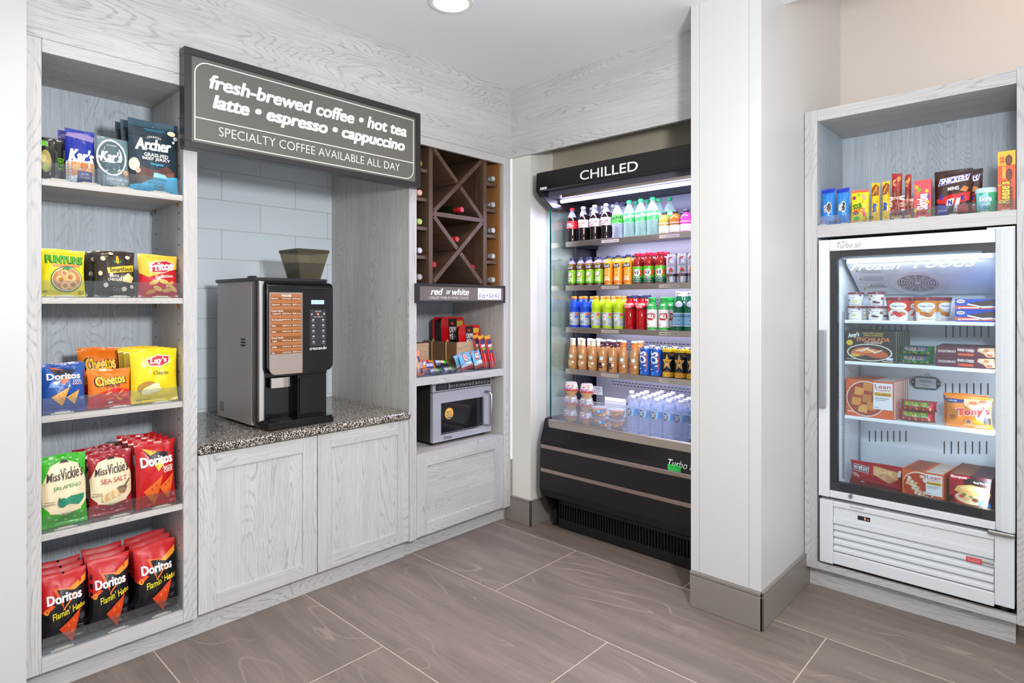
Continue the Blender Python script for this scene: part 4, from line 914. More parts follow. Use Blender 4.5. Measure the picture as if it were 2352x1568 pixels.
KARSB = ('1d2fa0', [P([(0, .86), (.95, .8), (1, .9), (.6, .95), (.1, .93)], '8f7fb8'), T("Kar's", .52, .52, .86, .24, 'ffffff', b=.04, s=.3), P([(.04, .42), (.95, .44), (1, .4), (1, 0), (0, 0), (0, .4)], 'eef0f4'), P([(.06, .4), (.96, .41), (.96, .2), (.06, .14)], 'd9925a'), E(.3, .3, .12, .06, 'e8b27a'), E(.6, .34, .14, .06, 'c87a3c'), E(.75, .26, .1, .05, 'e8b27a'), R(.36, .02, .88, .24, '2c3486'), T('SALTED', .62, .19, .3, .04, 'e8e8f4', b=.01), T('CASHEWS', .62, .13, .36, .04, 'e8e8f4', b=.01)])
KARSG = ('6d8790', [E(.42, .6, .46, .37, 'f4f6f6'), E(.42, .6, .41, .33, '4b646c'), T("Kar's", .4, .62, .66, .2, 'ffffff', b=.035, s=.25), P([(.08, .5), (.68, .53), (.4, .49)], 'ffffff'), T('NUTS AND MORE', .42, .84, .3, .03, 'dfe6e6'), P([(.7, .34), (1, .4), (1, .2), (.8, .24)], 'b9855a'), E(.84, .32, .08, .05, 'd9b288'), R(.12, .0, .98, .24, '8d9da4'), T('RAISIN ALMOND', .56, .17, .7, .06, 'f2f5f6', b=.01), T('CASHEW MIX', .58, .09, .5, .06, 'f2f5f6', b=.01)])
JERKY = ('233642', [R(0, .78, 1, .8, '1a2a34'), R(0, .9, 1, 1, '27495c'), E(.5, .93, .02, .014, '8aa0ac'), R(.3, .875, .72, .882, '4ba8cc'), R(.34, .855, .68, .86, '4ba8cc'), T('COUNTRY', .5, .755, .3, .03, 'f2f4f6', b=.012, arc=.02), T('Archer', .48, .66, .74, .16, 'f6f7f8', b=.04, s=.25, r=2), T('PROVISIONS', .54, .595, .4, .025, 'e8ecee', b=.01), T('GRASS-FED', .53, .515, .5, .05, 'f2f4f6', b=.025), T('BEEF JERKY', .53, .455, .58, .05, 'f2f4f6', b=.025), T('Original', .53, .385, .27, .045, '43b8e6', b=.02), P([(.02, .14), (.2, .34), (.5, .3), (.75, .38), (.94, .3), (.9, .16), (.5, .1)], '5a3630'), P([(.5, .24), (.9, .3), (.88, .18)], '7a4a42'), E(.08, .36, .1, .09, 'e8dccb'), E(.14, .28, .05, .04, 'c9b8a4'), E(.86, .86, .09, .035, 'f0e2c4'), E(.95, .8, .05, .03, 'dfe4e8'), E(.9, .74, .03, .02, 'dfe4e8'), P([(0, 0), (1, 0), (1, .25), (.45, .19), (.2, .1), (0, .08)], '3fb5e0'), P([(.46, .27), (.7, .25), (.76, .2), (.44, .2)], '8fd8ee'), T('9g PROTEIN', .55, .17, .34, .035, '1c4a60', b=.012), T('NET WT 2.5 OZ', .5, .125, .36, .022, '1c4a60')])
# ---------------------------------------------------------------- left-hand snack shelves
zA, zB, zC, zD = SHZ; zE = .142; G = 'snack bags in the left shelf cabinet'
lput(PIST, 72, 134, 313, zA, -2.66, 'black pistachio bag at the far left of the top snack shelf', 'snack bag', None, .05, name='nut_bag', seed=3, kind='pouch')
o = lput(KARSB, 152, 221, 297, zA, -2.65, 'blue cashew bag second from left on the top snack shelf', 'snack bag', None, .05, name='nut_bag', seed=4, kind='pouch'); behind(o, 1, 'blue cashew bag tucked right behind the front blue one', .05, -.012)
lput(KARSG, 226, 302, 316, zA, -2.64, 'grey-green trail mix bag with a white ring logo, top shelf', 'snack bag', None, .05, name='nut_bag', seed=5, kind='pouch')
o = lput(JERKY, 311, 424, 279, zA, -2.62, 'large dark teal beef jerky pouch at the right of the top shelf', 'snack bag', None, .04, name='jerky_pouch', seed=6, kind='pouch')
behind(o, 1, 'dark jerky pouch directly behind the front jerky pouch', .05, -.012); behind(o, 2, 'dark jerky pouch third back on the top shelf', .05, -.018)
lput(FUNY, 92, 199, 573, zB, -2.62, 'yellow onion ring snack bag at the left of the second shelf', 'chip bag', G, .09, seed=7)
o = lput(SMART, 217, 314, 577, zB, -2.625, 'black white-cheddar popcorn bag in the middle of the second shelf', 'chip bag', G, .07, seed=8); behind(o, 1, 'black popcorn bag behind the front one on the second shelf', .06, -.015); behind(o, 2, 'black popcorn bag third back, leaning left on the second shelf', .06, -.04, turn=.2)
lput(FRITOS, 322, 414, 586, zB, -2.625, 'red and yellow corn chip bag at the right of the second shelf', 'chip bag', G, .07, seed=9)
o = lput(RANCH, 90, 198, 838, zC, -2.62, 'blue tortilla chip bag at the left of the third shelf', 'chip bag', G, .1, seed=10); behind(o, 1, 'blue tortilla chip bag behind the front blue one', .055, -.005)
lput(CHEETOS, 203, 304, 849, zC, -2.62, 'small orange and red cheese puff bag at the front of the third shelf', 'chip bag', G, .08, seed=11)
lput(CHEETOS, 180, 282, 800, zC, -2.78, 'larger orange cheese puff bag standing behind the small one', 'chip bag', G, .05, seed=12, T_=.07)
o = lput(LAYS, 303, 414, 803, zC, -2.615, 'yellow potato chip bag at the right of the third shelf', 'chip bag', G, .06, seed=13, T_=.06)
for k, nm in enumerate(('second', 'third', 'fourth')): behind(o, k + 1, 'yellow potato chip bag, %s one back on the third shelf' % nm, .06, -.004 * (k + 1))
lput(JALAP, 92, 204, 1050, zD, -2.615, 'green jalapeño chip bag at the left of the fourth shelf', 'chip bag', G, .1, turn=.06, seed=14, T_=.06)
o = lput(SEASALT, 207, 309, 1042, zD, -2.635, 'dark red sea salt chip bag in the middle of the fourth shelf', 'chip bag', G, .1, seed=15, T_=.06)
behind(o, 1, 'dark red sea salt bag behind the front one', .072, -.012); behind(o, 2, 'dark red sea salt bag third back, showing its pale top edge', .07, -.02)
o = lput(NACHO, 316, 409, 1016, zD, -2.615, 'red tortilla chip bag at the right of the fourth shelf', 'chip bag', G, .09, seed=16, T_=.06)
for k, nm in enumerate(('second', 'third', 'fourth')): behind(o, k + 1, 'red tortilla chip bag, %s one back on the fourth shelf' % nm, .062, -.004 * (k + 1))
for i, (u0, u1, vt, nm) in enumerate(((90, 202, 1326, 'left'), (207, 304, 1290, 'middle'), (313, 411, 1258, 'right'))):
    o = lput(FLAMIN, u0, u1, vt, zE, -2.62, 'black and red spicy tortilla chip bag, front %s on the bottom shelf' % nm, 'chip bag', G, .1, seed=20 + i, T_=.065)
    for k, n2 in enumerate(('second', 'third')): behind(o, k + 1, 'red-topped spicy chip bag, %s back in the %s bottom row' % (n2, nm), .066, .004 * (k + 1))
# clear trays with front lip, dividers, pushers and printed prices
cl = clear('f2f5f8', .07, .04, 'acrylic'); CRM = M('e8e0c6', .4)
def tray(zb, ydiv, label, prices, pushers, tall=False):
    t = thing('display_tray', (-2.78, .633, zb), label, 'shelf tray', 'clear shelf trays')
    bx(-2.985, .4125, zb + .0003, -2.602, .854, zb + .0018, cl).build('tray_base', t)
    bx(-2.6018, .4125, zb + .0003, -2.5995, .854, zb + .06, cl).build('front_lip', t)
    for y in ydiv: B().box(-2.98 if tall else -2.611, y, zb + .002, -2.603, y + .002, zb + (.13 if tall else .055), cl).build('divider', t)
    for y in pushers:
        b = bx(-2.6115, y - .022, zb + .0018, -2.6035, y + .022, zb + .008, CRM); b.box(-2.61, y - .033, zb + .0018, -2.604, y + .033, zb + .005, CRM); b.build('pusher', t)
    for txt, u, v, wd in prices:
        y, z = AX(u, v, -2.599); B().art([T(txt, 0, 0, wd, .02, '4a4a55', b=.006)], flat_x(-2.5993, y, z), 1, 1).build('price', t)
tray(zA, (.492, .6, .705), 'clear price-marked tray holding nuts and jerky on the top snack shelf', [('Nuts 5.00', 209, 406, .075), ('7.00', 368, 431, .034)], (.46, .55, .655, .78))
tray(zB, (.565, .72), 'clear tray with dividers holding bags on the second snack shelf', [('Chips', 270, 665, .03)], (.48, .645, .785))
tray(zC, (.567, .712), 'clear tray with dividers holding bags on the third snack shelf', [], (.47, .645, .785))
tray(zD, (.56, .715), 'clear tray with dividers holding bags on the fourth snack shelf', [], (.48, .645, .785))
tray(zE, (.567, .715), 'clear tray with dividers holding bags on the bottom snack shelf', [], (.47, .64, .785))

# ================================================================ bottles and cans
SH = dict(
 soda=[(.62, 0), (.93, .015), (1, .06), (.9, .15), (.96, .22), (.93, .3), (1, .38), (1, .6), (.93, .68), (.72, .77), (.46, .86), (.37, .9), (.37, .935)],
 juice=[(.88, 0), (.98, .015), (.95, .07), (1, .08), (.96, .5), (.93, .62), (1, .7), (.97, .76), (.75, .84), (.5, .88), (.48, .93)],
 veg=[(.9, 0), (1, .02), (1, .56), (.93, .58), (.96, .6), (1, .68), (.95, .75), (.72, .84), (.52, .88), (.52, .92)],
 sport=[(.93, 0), (1, .02), (1, .5), (.93, .53), (1, .545), (.93, .565), (1.05, .64), (1.05, .7), (.9, .79), (.66, .87), (.58, .9), (.58, .92)],
 milk=[(.92, 0), (1, .02), (1, .62), (.95, .7), (.75, .8), (.66, .84), (.66, .9)],
 glass=[(.9, 0), (1, .015), (1, .62), (.9, .7), (.6, .8), (.45, .88), (.42, .95)],
 coffee=[(.9, 0), (1, .02), (1, .42), (.93, .56), (.74, .7), (.6, .78), (.57, .82), (.57, .94)],
 can=[(.8, 0), (1, .03), (1, .92), (.88, .965), (.88, .985), (.84, 1)],
 flask=[(.95, 0), (1, .02), (1, .62), (.9, .74), (.6, .82), (.42, .86), (.42, .9)],
 water=[(.9, 0), (1, .015)] + [(.95 if k % 2 == 0 else 1, .05 + .03 * k) for k in range(14)] + [(1, .47), (1, .66), (.97, .7), (.86, .77), (.6, .85), (.38, .9), (.36, .925)])
def rad(shape, f):
    s = SH[shape]
    for (r0, a), (r1, b) in zip(s, s[1:]):
        if a <= f <= b: return r0 + (r1 - r0) * (f - a) / max(1e-6, b - a)
    return s[-1][0]
def vessel(name, shape, R_, H, body, cap, labels=(), bands=(), capr=None, seg=24):
    """body mesh with cap and label parts. bands: (fraction, material) switching the body material going up;
       labels: (f0, f1, colour, art) printed wraps; cap: (colour, f0, f1, r)"""
    cuts = sorted(set([f for _, f in SH[shape]] + [f for f, _ in bands])); prof = []
    cur = body
    for f in cuts:
        for fb, m in bands:
            if abs(fb - f) < 1e-6: cur = m
        prof.append((rad(shape, f) * R_, f * H, cur))
    o = B().lathe(prof, body, seg).build(name, smooth=40)
    if cap:
        c, f0, f1, r = cap; cm = M(c, .35); q = B()
        q.lathe([(r * R_ * .96, f0 * H), (r * R_, f0 * H + .001), (r * R_, f1 * H - .003), (r * R_ * .86, f1 * H)], cm, seg)
        q.build('cap', o, smooth=40)
    for f0, f1, col, art in labels:
        q = B(); n = 8; pr = [((rad(shape, f0 + (f1 - f0) * k / n)) * R_ + .0006, (f0 + (f1 - f0) * k / n) * H) for k in range(n + 1)]
        if not isinstance(col, str) or col:
            q.lathe(pr, M(col, .32) if isinstance(col, str) else col, seg + 8)
            q.f = q.f[:-2]; q.m = q.m[:-2]
        W_ = PI * R_
        def S(u, v, off):
            a = (u / W_ - .5) * PI; f = f0 + v / H; r = rad(shape, f) * R_ + .0009 + off
            return (r * math.sin(a), -r * math.cos(a), f0 * H + v)
        q.art(art, S, W_, (f1 - f0) * H, maxlen=R_ * .35); q.build('label', o, smooth=60)
    return o
pet = clear('f2f6ff', .12, .04, 'bottle_clear'); petg = clear('e2f8f0', .14, .04, 'bottle_green')
col_ = M('120806', .08); grn = M('0b6b48', .1)
def row(proto, us, zb, yr, labels, cat, group, first=True, rz=0., seed=0, vref=600):
    """bottles standing side by side on a cooler shelf: centres read at the row's depth"""
    out = []; rnd = random.Random(seed)
    for i, (u, lb) in enumerate(zip(us, labels)):
        x = AY(u, vref, yr)[0]; r = rz + rnd.uniform(-.12, .12)
        o = proto if (first and i == 0) else dup(proto)
        o.location = (x, yr, zb + .0005); o.rotation_euler = (0, 0, r); prop(o, lb, cat, group); out.append(o)
    return out
ORD = ['first', 'second', 'third', 'fourth', 'fifth', 'sixth', 'seventh']
def ords(n, txt): return [txt % ORD[i] for i in range(n)]
z1, z2, z3, z4 = FSZ; GS = 'soda bottles on the top cooler shelf'
# ---- shelf 1: sodas and cocktails
swirl = lambda c: P([(.1, .16), (.5, .24), (.9, .42), (.55, .14), (.3, .1)], c)
cola = vessel('soda_bottle', 'soda', .0322, .214, col_, ('e0242c', .925, 1, .47), [(.39, .61, 'd9161c', [T('Coca-Cola', .42, .55, .62, .34, 'ffffff', b=.03, s=.4, r=4), swirl('f4ece8'), R(.6, .1, .78, .2, 'e98a8a')])], [(.72, pet)])
diet = vessel('soda_bottle', 'soda', .0322, .214, col_, ('dfe1f4', .925, 1, .47), [(.39, .61, 'cfc9c6', [T('Coca-Cola', .46, .6, .7, .36, 'c2202c', b=.03, s=.4, r=4), T('DIET', .3, .86, .22, .1, '8a8280'), swirl('c8241c'), R(.6, .12, .78, .22, 'c99a9a')])], [(.76, pet)])
zero = vessel('soda_bottle', 'soda', .0322, .214, pet, ('262a52', .925, 1, .47), [(.42, .64, '3fbf2e', [T('Sprite', .46, .58, .72, .5, '0f2a16', b=.04, s=.2, r=8), T('ZERO SUGAR', .44, .26, .42, .12, '1f6a24'), R(.66, .06, .76, .26, '123a1a')])])
spr = vessel('soda_bottle', 'soda', .0322, .214, petg, ('2fc07a', .925, 1, .47), [(.42, .64, '2fb548', [T('Sprite', .5, .56, .78, .56, 'ffffff', b=.045, s=.2, r=8), R(.62, .06, .7, .24, '8fe0a0')])])
def shaped(y): return y + .0335
ya, yb = 2.966 + .0335, 2.966 + .0335 * 3 + .004
row(cola, [1314], z1, ya, ['red-capped cola bottle at the left end of the top cooler shelf'], 'soda bottle', GS, rz=-.35)
row(diet, [1340, 1366, 1392], z1, ya, ords(3, 'silver-label diet cola bottle, %s from the left in the front row'), 'soda bottle', GS, rz=-.1, seed=1)
row(diet, [1360, 1385, 1409], z1, yb, ords(3, 'diet cola bottle in the top shelf back row, %s white cap'), 'soda bottle', GS, first=False, seed=2)
row(zero, [1418], z1, ya, ['lemon-lime bottle with dark lettering and dark cap, front of the top cooler shelf'], 'soda bottle', GS, rz=.2); row(zero, [1434], z1, yb, ['dark-capped lemon-lime bottle in the back row of the top cooler shelf'], 'soda bottle', GS, first=False)
row(spr, [1445, 1472, 1499], z1, ya, ords(3, 'lemon-lime bottle with white lettering, %s green cap in the front row'), 'soda bottle', GS, rz=.35, seed=3)
row(spr, [1461, 1487, 1513, 1538], z1, yb, ords(4, 'green-capped lemon-lime bottle in the back row, %s from the left'), 'soda bottle', GS, first=False, rz=.3, seed=4)
def cocktail(col): return vessel('cocktail_bottle', 'flask', .030, .125, M(col, .1), ('2a2630', .88, 1, .5), [(.06, .36, 'efe6de', [T('OLD FASHIONED', .46, .78, .7, .12, '6a6058'), R(.2, .45, .7, .48, 'b9aaa0'), R(.2, .3, .6, .33, 'b9aaa0'), R(.15, .08, .25, .3, '5a504a')]), (.37, .56, '', [T('ON THE ROCKS', .5, .5, .8, .4, 'f0e4d0', b=.01)])])
for c, u, nm in (('9c8430', 1526, 'olive yellow'), ('8f5a16', 1551, 'amber'), ('d1398c', 1576, 'pink')):
    row(cocktail(c), [u], z1, 2.966 + .031, ['small %s bottled cocktail with white label on the top cooler shelf' % nm], 'cocktail bottle', 'bottled cocktails')
dk = cocktail('5a4a2a'); row(dk, [1568], z1, 2.966 + .098, ['dark-capped cocktail bottle in the back row behind the pink one'], 'cocktail bottle', 'bottled cocktails')
# ---- shelf 2: juices and tall cans
GJ = 'juice bottles on the second cooler shelf'
def mm(body, lab, low, fruit, flesh):
    return vessel('juice_bottle', 'juice', .0255, .172, M(body, .15), ('2f3568', .925, 1, .56), [(.08, .56, lab, [E(.46, .66, .17, .2, fruit, -15), E(.44, .67, .145, .18, flesh, -15), E(.44, .67, .02, .025, '8a6a3a'), P([(.6, .84), (.72, .9), (.68, .8)], '2f8a2a'), T('100%', .42, .38, .3, .1, 'f2fbe8', b=.02), T('JUICE', .42, .2, .44, .17, 'f2fbe8', b=.03), R(0, 0, 1, .1, low)]),
        (.58, .76, '', [P([(.16, .08), (.7, .0), (.7, .72), (.5, .85), (.2, .7)], '161316'), T('Minute', .42, .56, .44, .22, 'ffffff', b=.03), T('Maid', .42, .28, .36, .22, 'ffffff', b=.03), P([(.2, .74), (.45, .98), (.7, .8), (.45, .84)], 'e0d02a')])], [(.78, clear('e9dcff' if fruit == '7a2418' else 'f6e27a', .35, .05, 'bottle'))])
app = mm('6a3a1a', '8fc42a', '4fae22', '7a2418', 'ead9d0'); org = mm('f0a020', 'f29a24', 'ee6a1c', 'e8861c', 'f6b044')
ya = 2.966 + .027; yb = ya + .056
row(app, [1314, 1334, 1355, 1376], z2, ya, ords(4, 'green-label apple juice bottle, %s from the left, second cooler shelf'), 'juice bottle', GJ, rz=.25, seed=5)
row(app, [1351, 1371, 1391], z2, yb, ords(3, 'dark-capped apple juice bottle in the back row, %s from the left'), 'juice bottle', GJ, first=False, seed=6)
row(org, [1398, 1420, 1443], z2, ya, ords(3, 'orange juice bottle with orange label, %s from the left, second cooler shelf'), 'juice bottle', GJ, rz=.25, seed=7)
row(org, [1412, 1433, 1456], z2, yb, ords(3, 'orange juice bottle in the back row, %s from the left'), 'juice bottle', GJ, first=False, seed=8)
v8 = vessel('vegetable_juice_bottle', 'veg', .0290, .178, M('8e1a14', .12), ('f0305a', .9, 1, .66), [(.04, .56, '55b41e', [P([(0, 0), (1, 0), (1, .2), (.7, .36), (.3, .38), (0, .3)], '0d5a3c'), E(.74, .62, .1, .2, 'd8421c', -20), E(.28, .62, .12, .16, 'c8321c', 20), E(.48, .62, .2, .22, 'fafafa'), T('V8', .48, .62, .24, .25, '0f4a34', b=.03, s=.2), T('Original', .46, .32, .4, .09, 'f2f6f0', b=.015), T('100% VEGETABLE JUICE', .46, .2, .5, .06, 'dbe9df'), R(.3, .08, .6, .1, 'a8cfb8')])])
row(v8, [1465, 1490, 1517], z2, ya + .003, ords(3, 'red vegetable juice bottle with green label, %s from the left'), 'juice bottle', GJ, rz=.4, seed=9)
row(v8, [1479, 1505, 1531], z2, yb + .008, ords(3, 'red vegetable juice bottle in the back row, %s pink cap from the left'), 'juice bottle', GJ, first=False, rz=.2, seed=10)
def celsius(c): return vessel('energy_drink_can', 'can', .0285, .158, M('c6c6cc', .28, .55), None, [(.05, .24, M('d3d5da', .18, .9), []), (.24, .32, '3a1c22', [R(.25, .4, .7, .6, 'b9a0a4')]), (.32, .93, 'c9c9d0', [P([(.36, .6), (.34, .85), (.42, .95), (.62, .96), (.58, .9), (.46, .88), (.42, .8), (.42, .62)], 'c0392e'), P([(.34, .82), (.34, .6), (.42, .56), (.42, .8)], '8a8a90'), R(.48, .64, .62, .74, 'f4f4f4'), T('CELSIUS', .5, .5, .46, .09, '5a5a60', b=.01), P([(.36, .16), (.66, .16), (.51, .4)], c), P([(.36, .15), (.66, .15), (.6, .11), (.42, .11)], '3a8a3a'), R(.34, .02, .5, .07, 'c06a6a')])])
row(celsius('d03a34'), [1543, 1568], z2, 2.966 + .029, ords(2, 'tall silver energy drink can with a watermelon slice, %s from the left'), 'drink can', 'silver energy cans', rz=.3, seed=11)
row(celsius('e8861c'), [1592], z2, 2.966 + .029, ['silver energy drink can with an orange slice beside the pillar'], 'drink can', 'silver energy cans')
# ---- shelf 3: sports drinks, milk, sparkling water
GD = 'sports drinks on the third cooler shelf'
def gat(c, lab, t2): return vessel('sports_drink_bottle', 'sport', .0285, .192, M(c, .1), ('f2822c', .915, 1, .62), [(.08, .49, 'a9b3bd', [E(.32, .64, .14, .24, 'eef4ea'), E(.32, .64, .1, .17, '8f9ca6'), T('G', .325, .64, .24, .4, 'f2f7f0', b=.09), P([(.33, .74), (.41, .74), (.33, .54), (.29, .56)], 'd0481c'), R(.52, 0, .56, 1, 'd9dfe4'), R(.62, .58, .9, .74, t2), R(.66, .78, .86, .95, 'e8562a'), T(lab, .38, .24, .38, .1, t2, b=.02), R(.58, .1, .95, .14, '8494a4'), R(.58, .3, .95, .34, 'c9d2d8')])])
gb = gat('1e4fd0', 'FIERCE', '2a6fd8'); gy = gat('b5d41a', 'LEMON', 'b9c81a'); ya = 2.966 + .0325; yb = ya + .067
row(gb, [1319, 1343.5], z3, ya, ords(2, 'blue sports drink bottle with orange cap, %s from the left, third cooler shelf'), 'sports drink', GD, rz=.3, seed=12)
row(gb, [1336, 1361], z3, yb, ords(2, 'blue sports drink in the back row, %s orange cap from the left'), 'sports drink', GD, first=False, seed=13)
row(gy, [1369, 1395, 1421], z3, ya, ords(3, 'yellow-green sports drink bottle with orange cap, %s from the left'), 'sports drink', GD, rz=.3, seed=14)
row(gy, [1386, 1411, 1436], z3, yb, ords(3, 'yellow-green sports drink in the back row, %s from the left'), 'sports drink', GD, first=False, seed=15)
pw_ = vessel('sports_drink_bottle', 'sport', .0298, .195, M('a80a12', .1), ('2b3a5e', .915, 1, .66), [(.60, .8, 'e02226', [T('POWER', .46, .66, .66, .3, 'f8dfe2', b=.04, s=.1), T('ADE', .38, .34, .4, .28, 'f8dfe2', b=.04, s=.1), P([(.45, 0), (.9, .4), (.95, .2), (.95, 0)], '20202a')])])
row(pw_, [1447, 1473], z3, ya, ords(2, 'red sports drink bottle with dark cap, %s from the left'), 'sports drink', GD, rz=.4, seed=16); row(pw_, [1462, 1488], z3, yb, ords(2, 'red sports drink in the back row, %s dark cap'), 'sports drink', GD, first=False, seed=17)
mlk = vessel('milk_bottle', 'milk', .0285, .182, M('efece8', .3), ('2fae4e', .86, 1, .72), [(.02, .62, 'f1efe9', [P([(0, 0), (1, 0), (1, .08), (.6, .13), (.3, .1), (0, .18)], '2fae3a'), P([(.2, .56), (.24, .8), (.5, .84), (.72, .82), (.74, .58), (.62, .52), (.58, .46), (.54, .52), (.3, .5)], 'b3141c'), T('MILK', .47, .66, .4, .17, 'fff6f0', b=.04, s=.08), T('whole', .45, .78, .22, .06, 'f8d0c8', b=.02), P([(.44, .12), (.44, .3), (.36, .28), (.4, .38), (.52, .42), (.64, .42), (.78, .36), (.76, .28), (.7, .3), (.7, .12)], 'fafafa'), R(.44, .14, .7, .17, 'e89aa0'), E(.26, .26, .06, .05, 'e0a0a0')]), (.63, .86, '3fb05a', [R(.3, .5, .6, .7, 'bfe8c8')])])
ya = 2.966 + .03; yb = ya + .06
row(mlk, [1498, 1525], z3, ya, ords(2, 'white milk bottle with green cap and red badge, %s from the left'), 'milk bottle', 'milk bottles', rz=.35, seed=18); row(mlk, [1541], z3, yb, ['white milk bottle standing behind the front two, green cap'], 'milk bottle', 'milk bottles', first=False, rz=.3)
plg = vessel('water_bottle', 'glass', .031, .212, grn, ('e8e8f6', .955, 1, .5), [(.12, .46, '8cc4e2', [T('PELLEGRINO', .5, .76, .86, .11, '1f3f78', b=.02), P([(.46, .42), (.5, .53), (.54, .42), (.44, .49), (.56, .49)], 'd03a34'), R(.1, .14, .9, .16, '5a94b8'), R(0, .95, 1, 1, 'e4eef4'), R(0, 0, 1, .05, 'e4eef4')]), (.6, .78, '', [E(.5, .45, .24, .42, 'dfe0f4'), P([(.48, .5), (.5, .66), (.52, .5), (.45, .6), (.55, .6)], 'd88a9a')]), (.88, .95, 'dcdcf2', [])])
row(plg, [1559, 1585], z3, 2.966 + .032, ['green sparkling water bottle with pale blue label beside the milk', 'green sparkling water bottle with pale blue label beside the pillar'], 'water bottle', 'green sparkling water bottles', rz=.45, seed=19)
row(plg, [1572], z3, 2.966 + .097, ['green sparkling water bottle in the back row between the front two'], 'water bottle', 'green sparkling water bottles', first=False)
# ---- shelf 4: bottled coffee and energy cans
GC = 'bottled coffee on the fourth cooler shelf'
def frap(neck, drip, sq):
    return vessel('coffee_bottle', 'coffee', .0280, .188, M('c08a58', .14), ('e9e4ee', .945, 1, .63), [(.78, .935, neck, [R(.3, .3, .5, .5, 'd8c8b0')]), (.08, .6, '', [P([(.1, .3), (.12, .7), (.3, .78), (.24, .6), (.22, .34)], drip), E(.46, .66, .155, .135, '0d6b4a'), E(.46, .66, .14, .12, 'dcece2'), E(.46, .66, .1, .1, '1f7a58'), E(.46, .68, .045, .06, 'e8f2ec'), P([(.38, .55), (.54, .55), (.5, .68), (.42, .68)], 'e8f2ec'), T('frappuccino', .42, .46, .58, .05, 'f2e8dc' if drip != 'c8a070' else '6a4a2e', b=.012), P([(.14, .42), (.46, .42), (.5, .2), (.56, .06), (.22, .06)], sq), R(.52, .22, .66, .36, 'ece6e2'), R(.24, .16, .52, .175, 'd9c4a8')])])
va, mo, ca = frap('d9d2b8', 'c8a070', 'd2ae72'), frap('4a1c30', '3a1a18', '3a1a18'), frap('e8762c', 'a85a1c', 'b8601c')
ya = 2.966 + .030; yb = ya + .062
row(va, [1316, 1338.5, 1361.5], z4, ya, ords(3, 'bottled vanilla coffee with cream neck, %s from the left, fourth cooler shelf'), 'coffee bottle', GC, rz=.2, seed=20)
row(va, [1333, 1355, 1378], z4, yb, ords(3, 'bottled vanilla coffee in the back row, %s cap from the left'), 'coffee bottle', GC, first=False, seed=21); row(va, [1375], z4, yb + .06, ['bottled vanilla coffee in the third row back on the fourth cooler shelf'], 'coffee bottle', GC, first=False)
row(mo, [1385, 1408.5], z4, ya, ords(2, 'bottled mocha coffee with dark brown neck, %s from the left'), 'coffee bottle', GC, rz=.25, seed=22); row(mo, [1400, 1424], z4, yb, ords(2, 'bottled mocha coffee in the back row, %s from the left'), 'coffee bottle', GC, first=False, seed=23)
row(ca, [1432, 1457.5], z4, ya, ords(2, 'bottled caramel coffee with orange neck, %s from the left'), 'coffee bottle', GC, rz=.3, seed=24); row(ca, [1472], z4, yb, ['bottled caramel coffee in the back row, orange neck showing'], 'coffee bottle', GC, first=False)
can_t = M('c9cbe0', .22, .9)
nos = vessel('energy_drink_can', 'can', .031, .166, can_t, None, [(.03, .93, '1557b8', [P([(.0, 0), (.12, 0), (.12, 1), (0, 1)], '2a86e0'), T('NOS', .36, .52, 1.15, .3, 'e6ecf4', b=.045, s=.2, r=90), R(.62, .2, .68, .8, 'c8503c'), P([(.2, 0), (.34, 0), (.4, .12), (.2, .14)], '3a9af0'), R(.84, .05, .97, .5, 'b03a34'), R(.84, .5, .97, .95, '123a5a')])])
nos.children[0].scale = (1, 1, 1)
row(nos, [1483, 1508], z4, 2.966 + .032, ords(2, 'tall blue energy drink can with white vertical lettering, %s from the left'), 'drink can', 'blue energy cans', rz=.3, seed=25)
row(nos, [1500, 1526], z4, 2.966 + .1, ['blue energy drink can in the back row, %s lid from the left' % q for q in ('first', 'second')], 'drink can', 'blue energy cans', first=False, seed=26)
star = lambda cx, cy, r, k, c: P([(cx + (r if i % 2 == 0 else r * .42) * k * math.sin(i * PI / 5), cy + (r if i % 2 == 0 else r * .42) * math.cos(i * PI / 5)) for i in range(10)], c)
rock = vessel('energy_drink_can', 'can', .031, .166, can_t, None, [(.03, .18, 'e8b02a', [E(.3 + .2 * k, .5, .025, .12, '6a4a10') for k in range(3)]), (.18, .84, '17171f', [star(.47, .5, .42, .72, 'f6e6c0'), star(.47, .5, .38, .7, 'e0a022'), T('RR', .47, .5, .14, .1, '5a3a0c', b=.03), T('ROCKSTAR', .8, .9, .34, .08, 'e0902a', b=.03), R(.7, .8, .9, .83, 'c9c9d0'), R(.3, .03, .62, .06, 'c8901c')]), (.84, .96, 'e2c01c', [])])
row(rock, [1535, 1563, 1591], z4, 2.966 + .032, ['black energy drink can with gold star beside the blue cans', 'black energy drink can with gold star between two like it', 'black energy drink can with gold star beside the pillar'], 'drink can', 'black energy cans', rz=.3, seed=27)
row(rock, [1553, 1581], z4, 2.966 + .1, ords(2, 'black energy drink can in the back row, %s yellow rim'), 'drink can', 'black energy cans', first=False, seed=28)
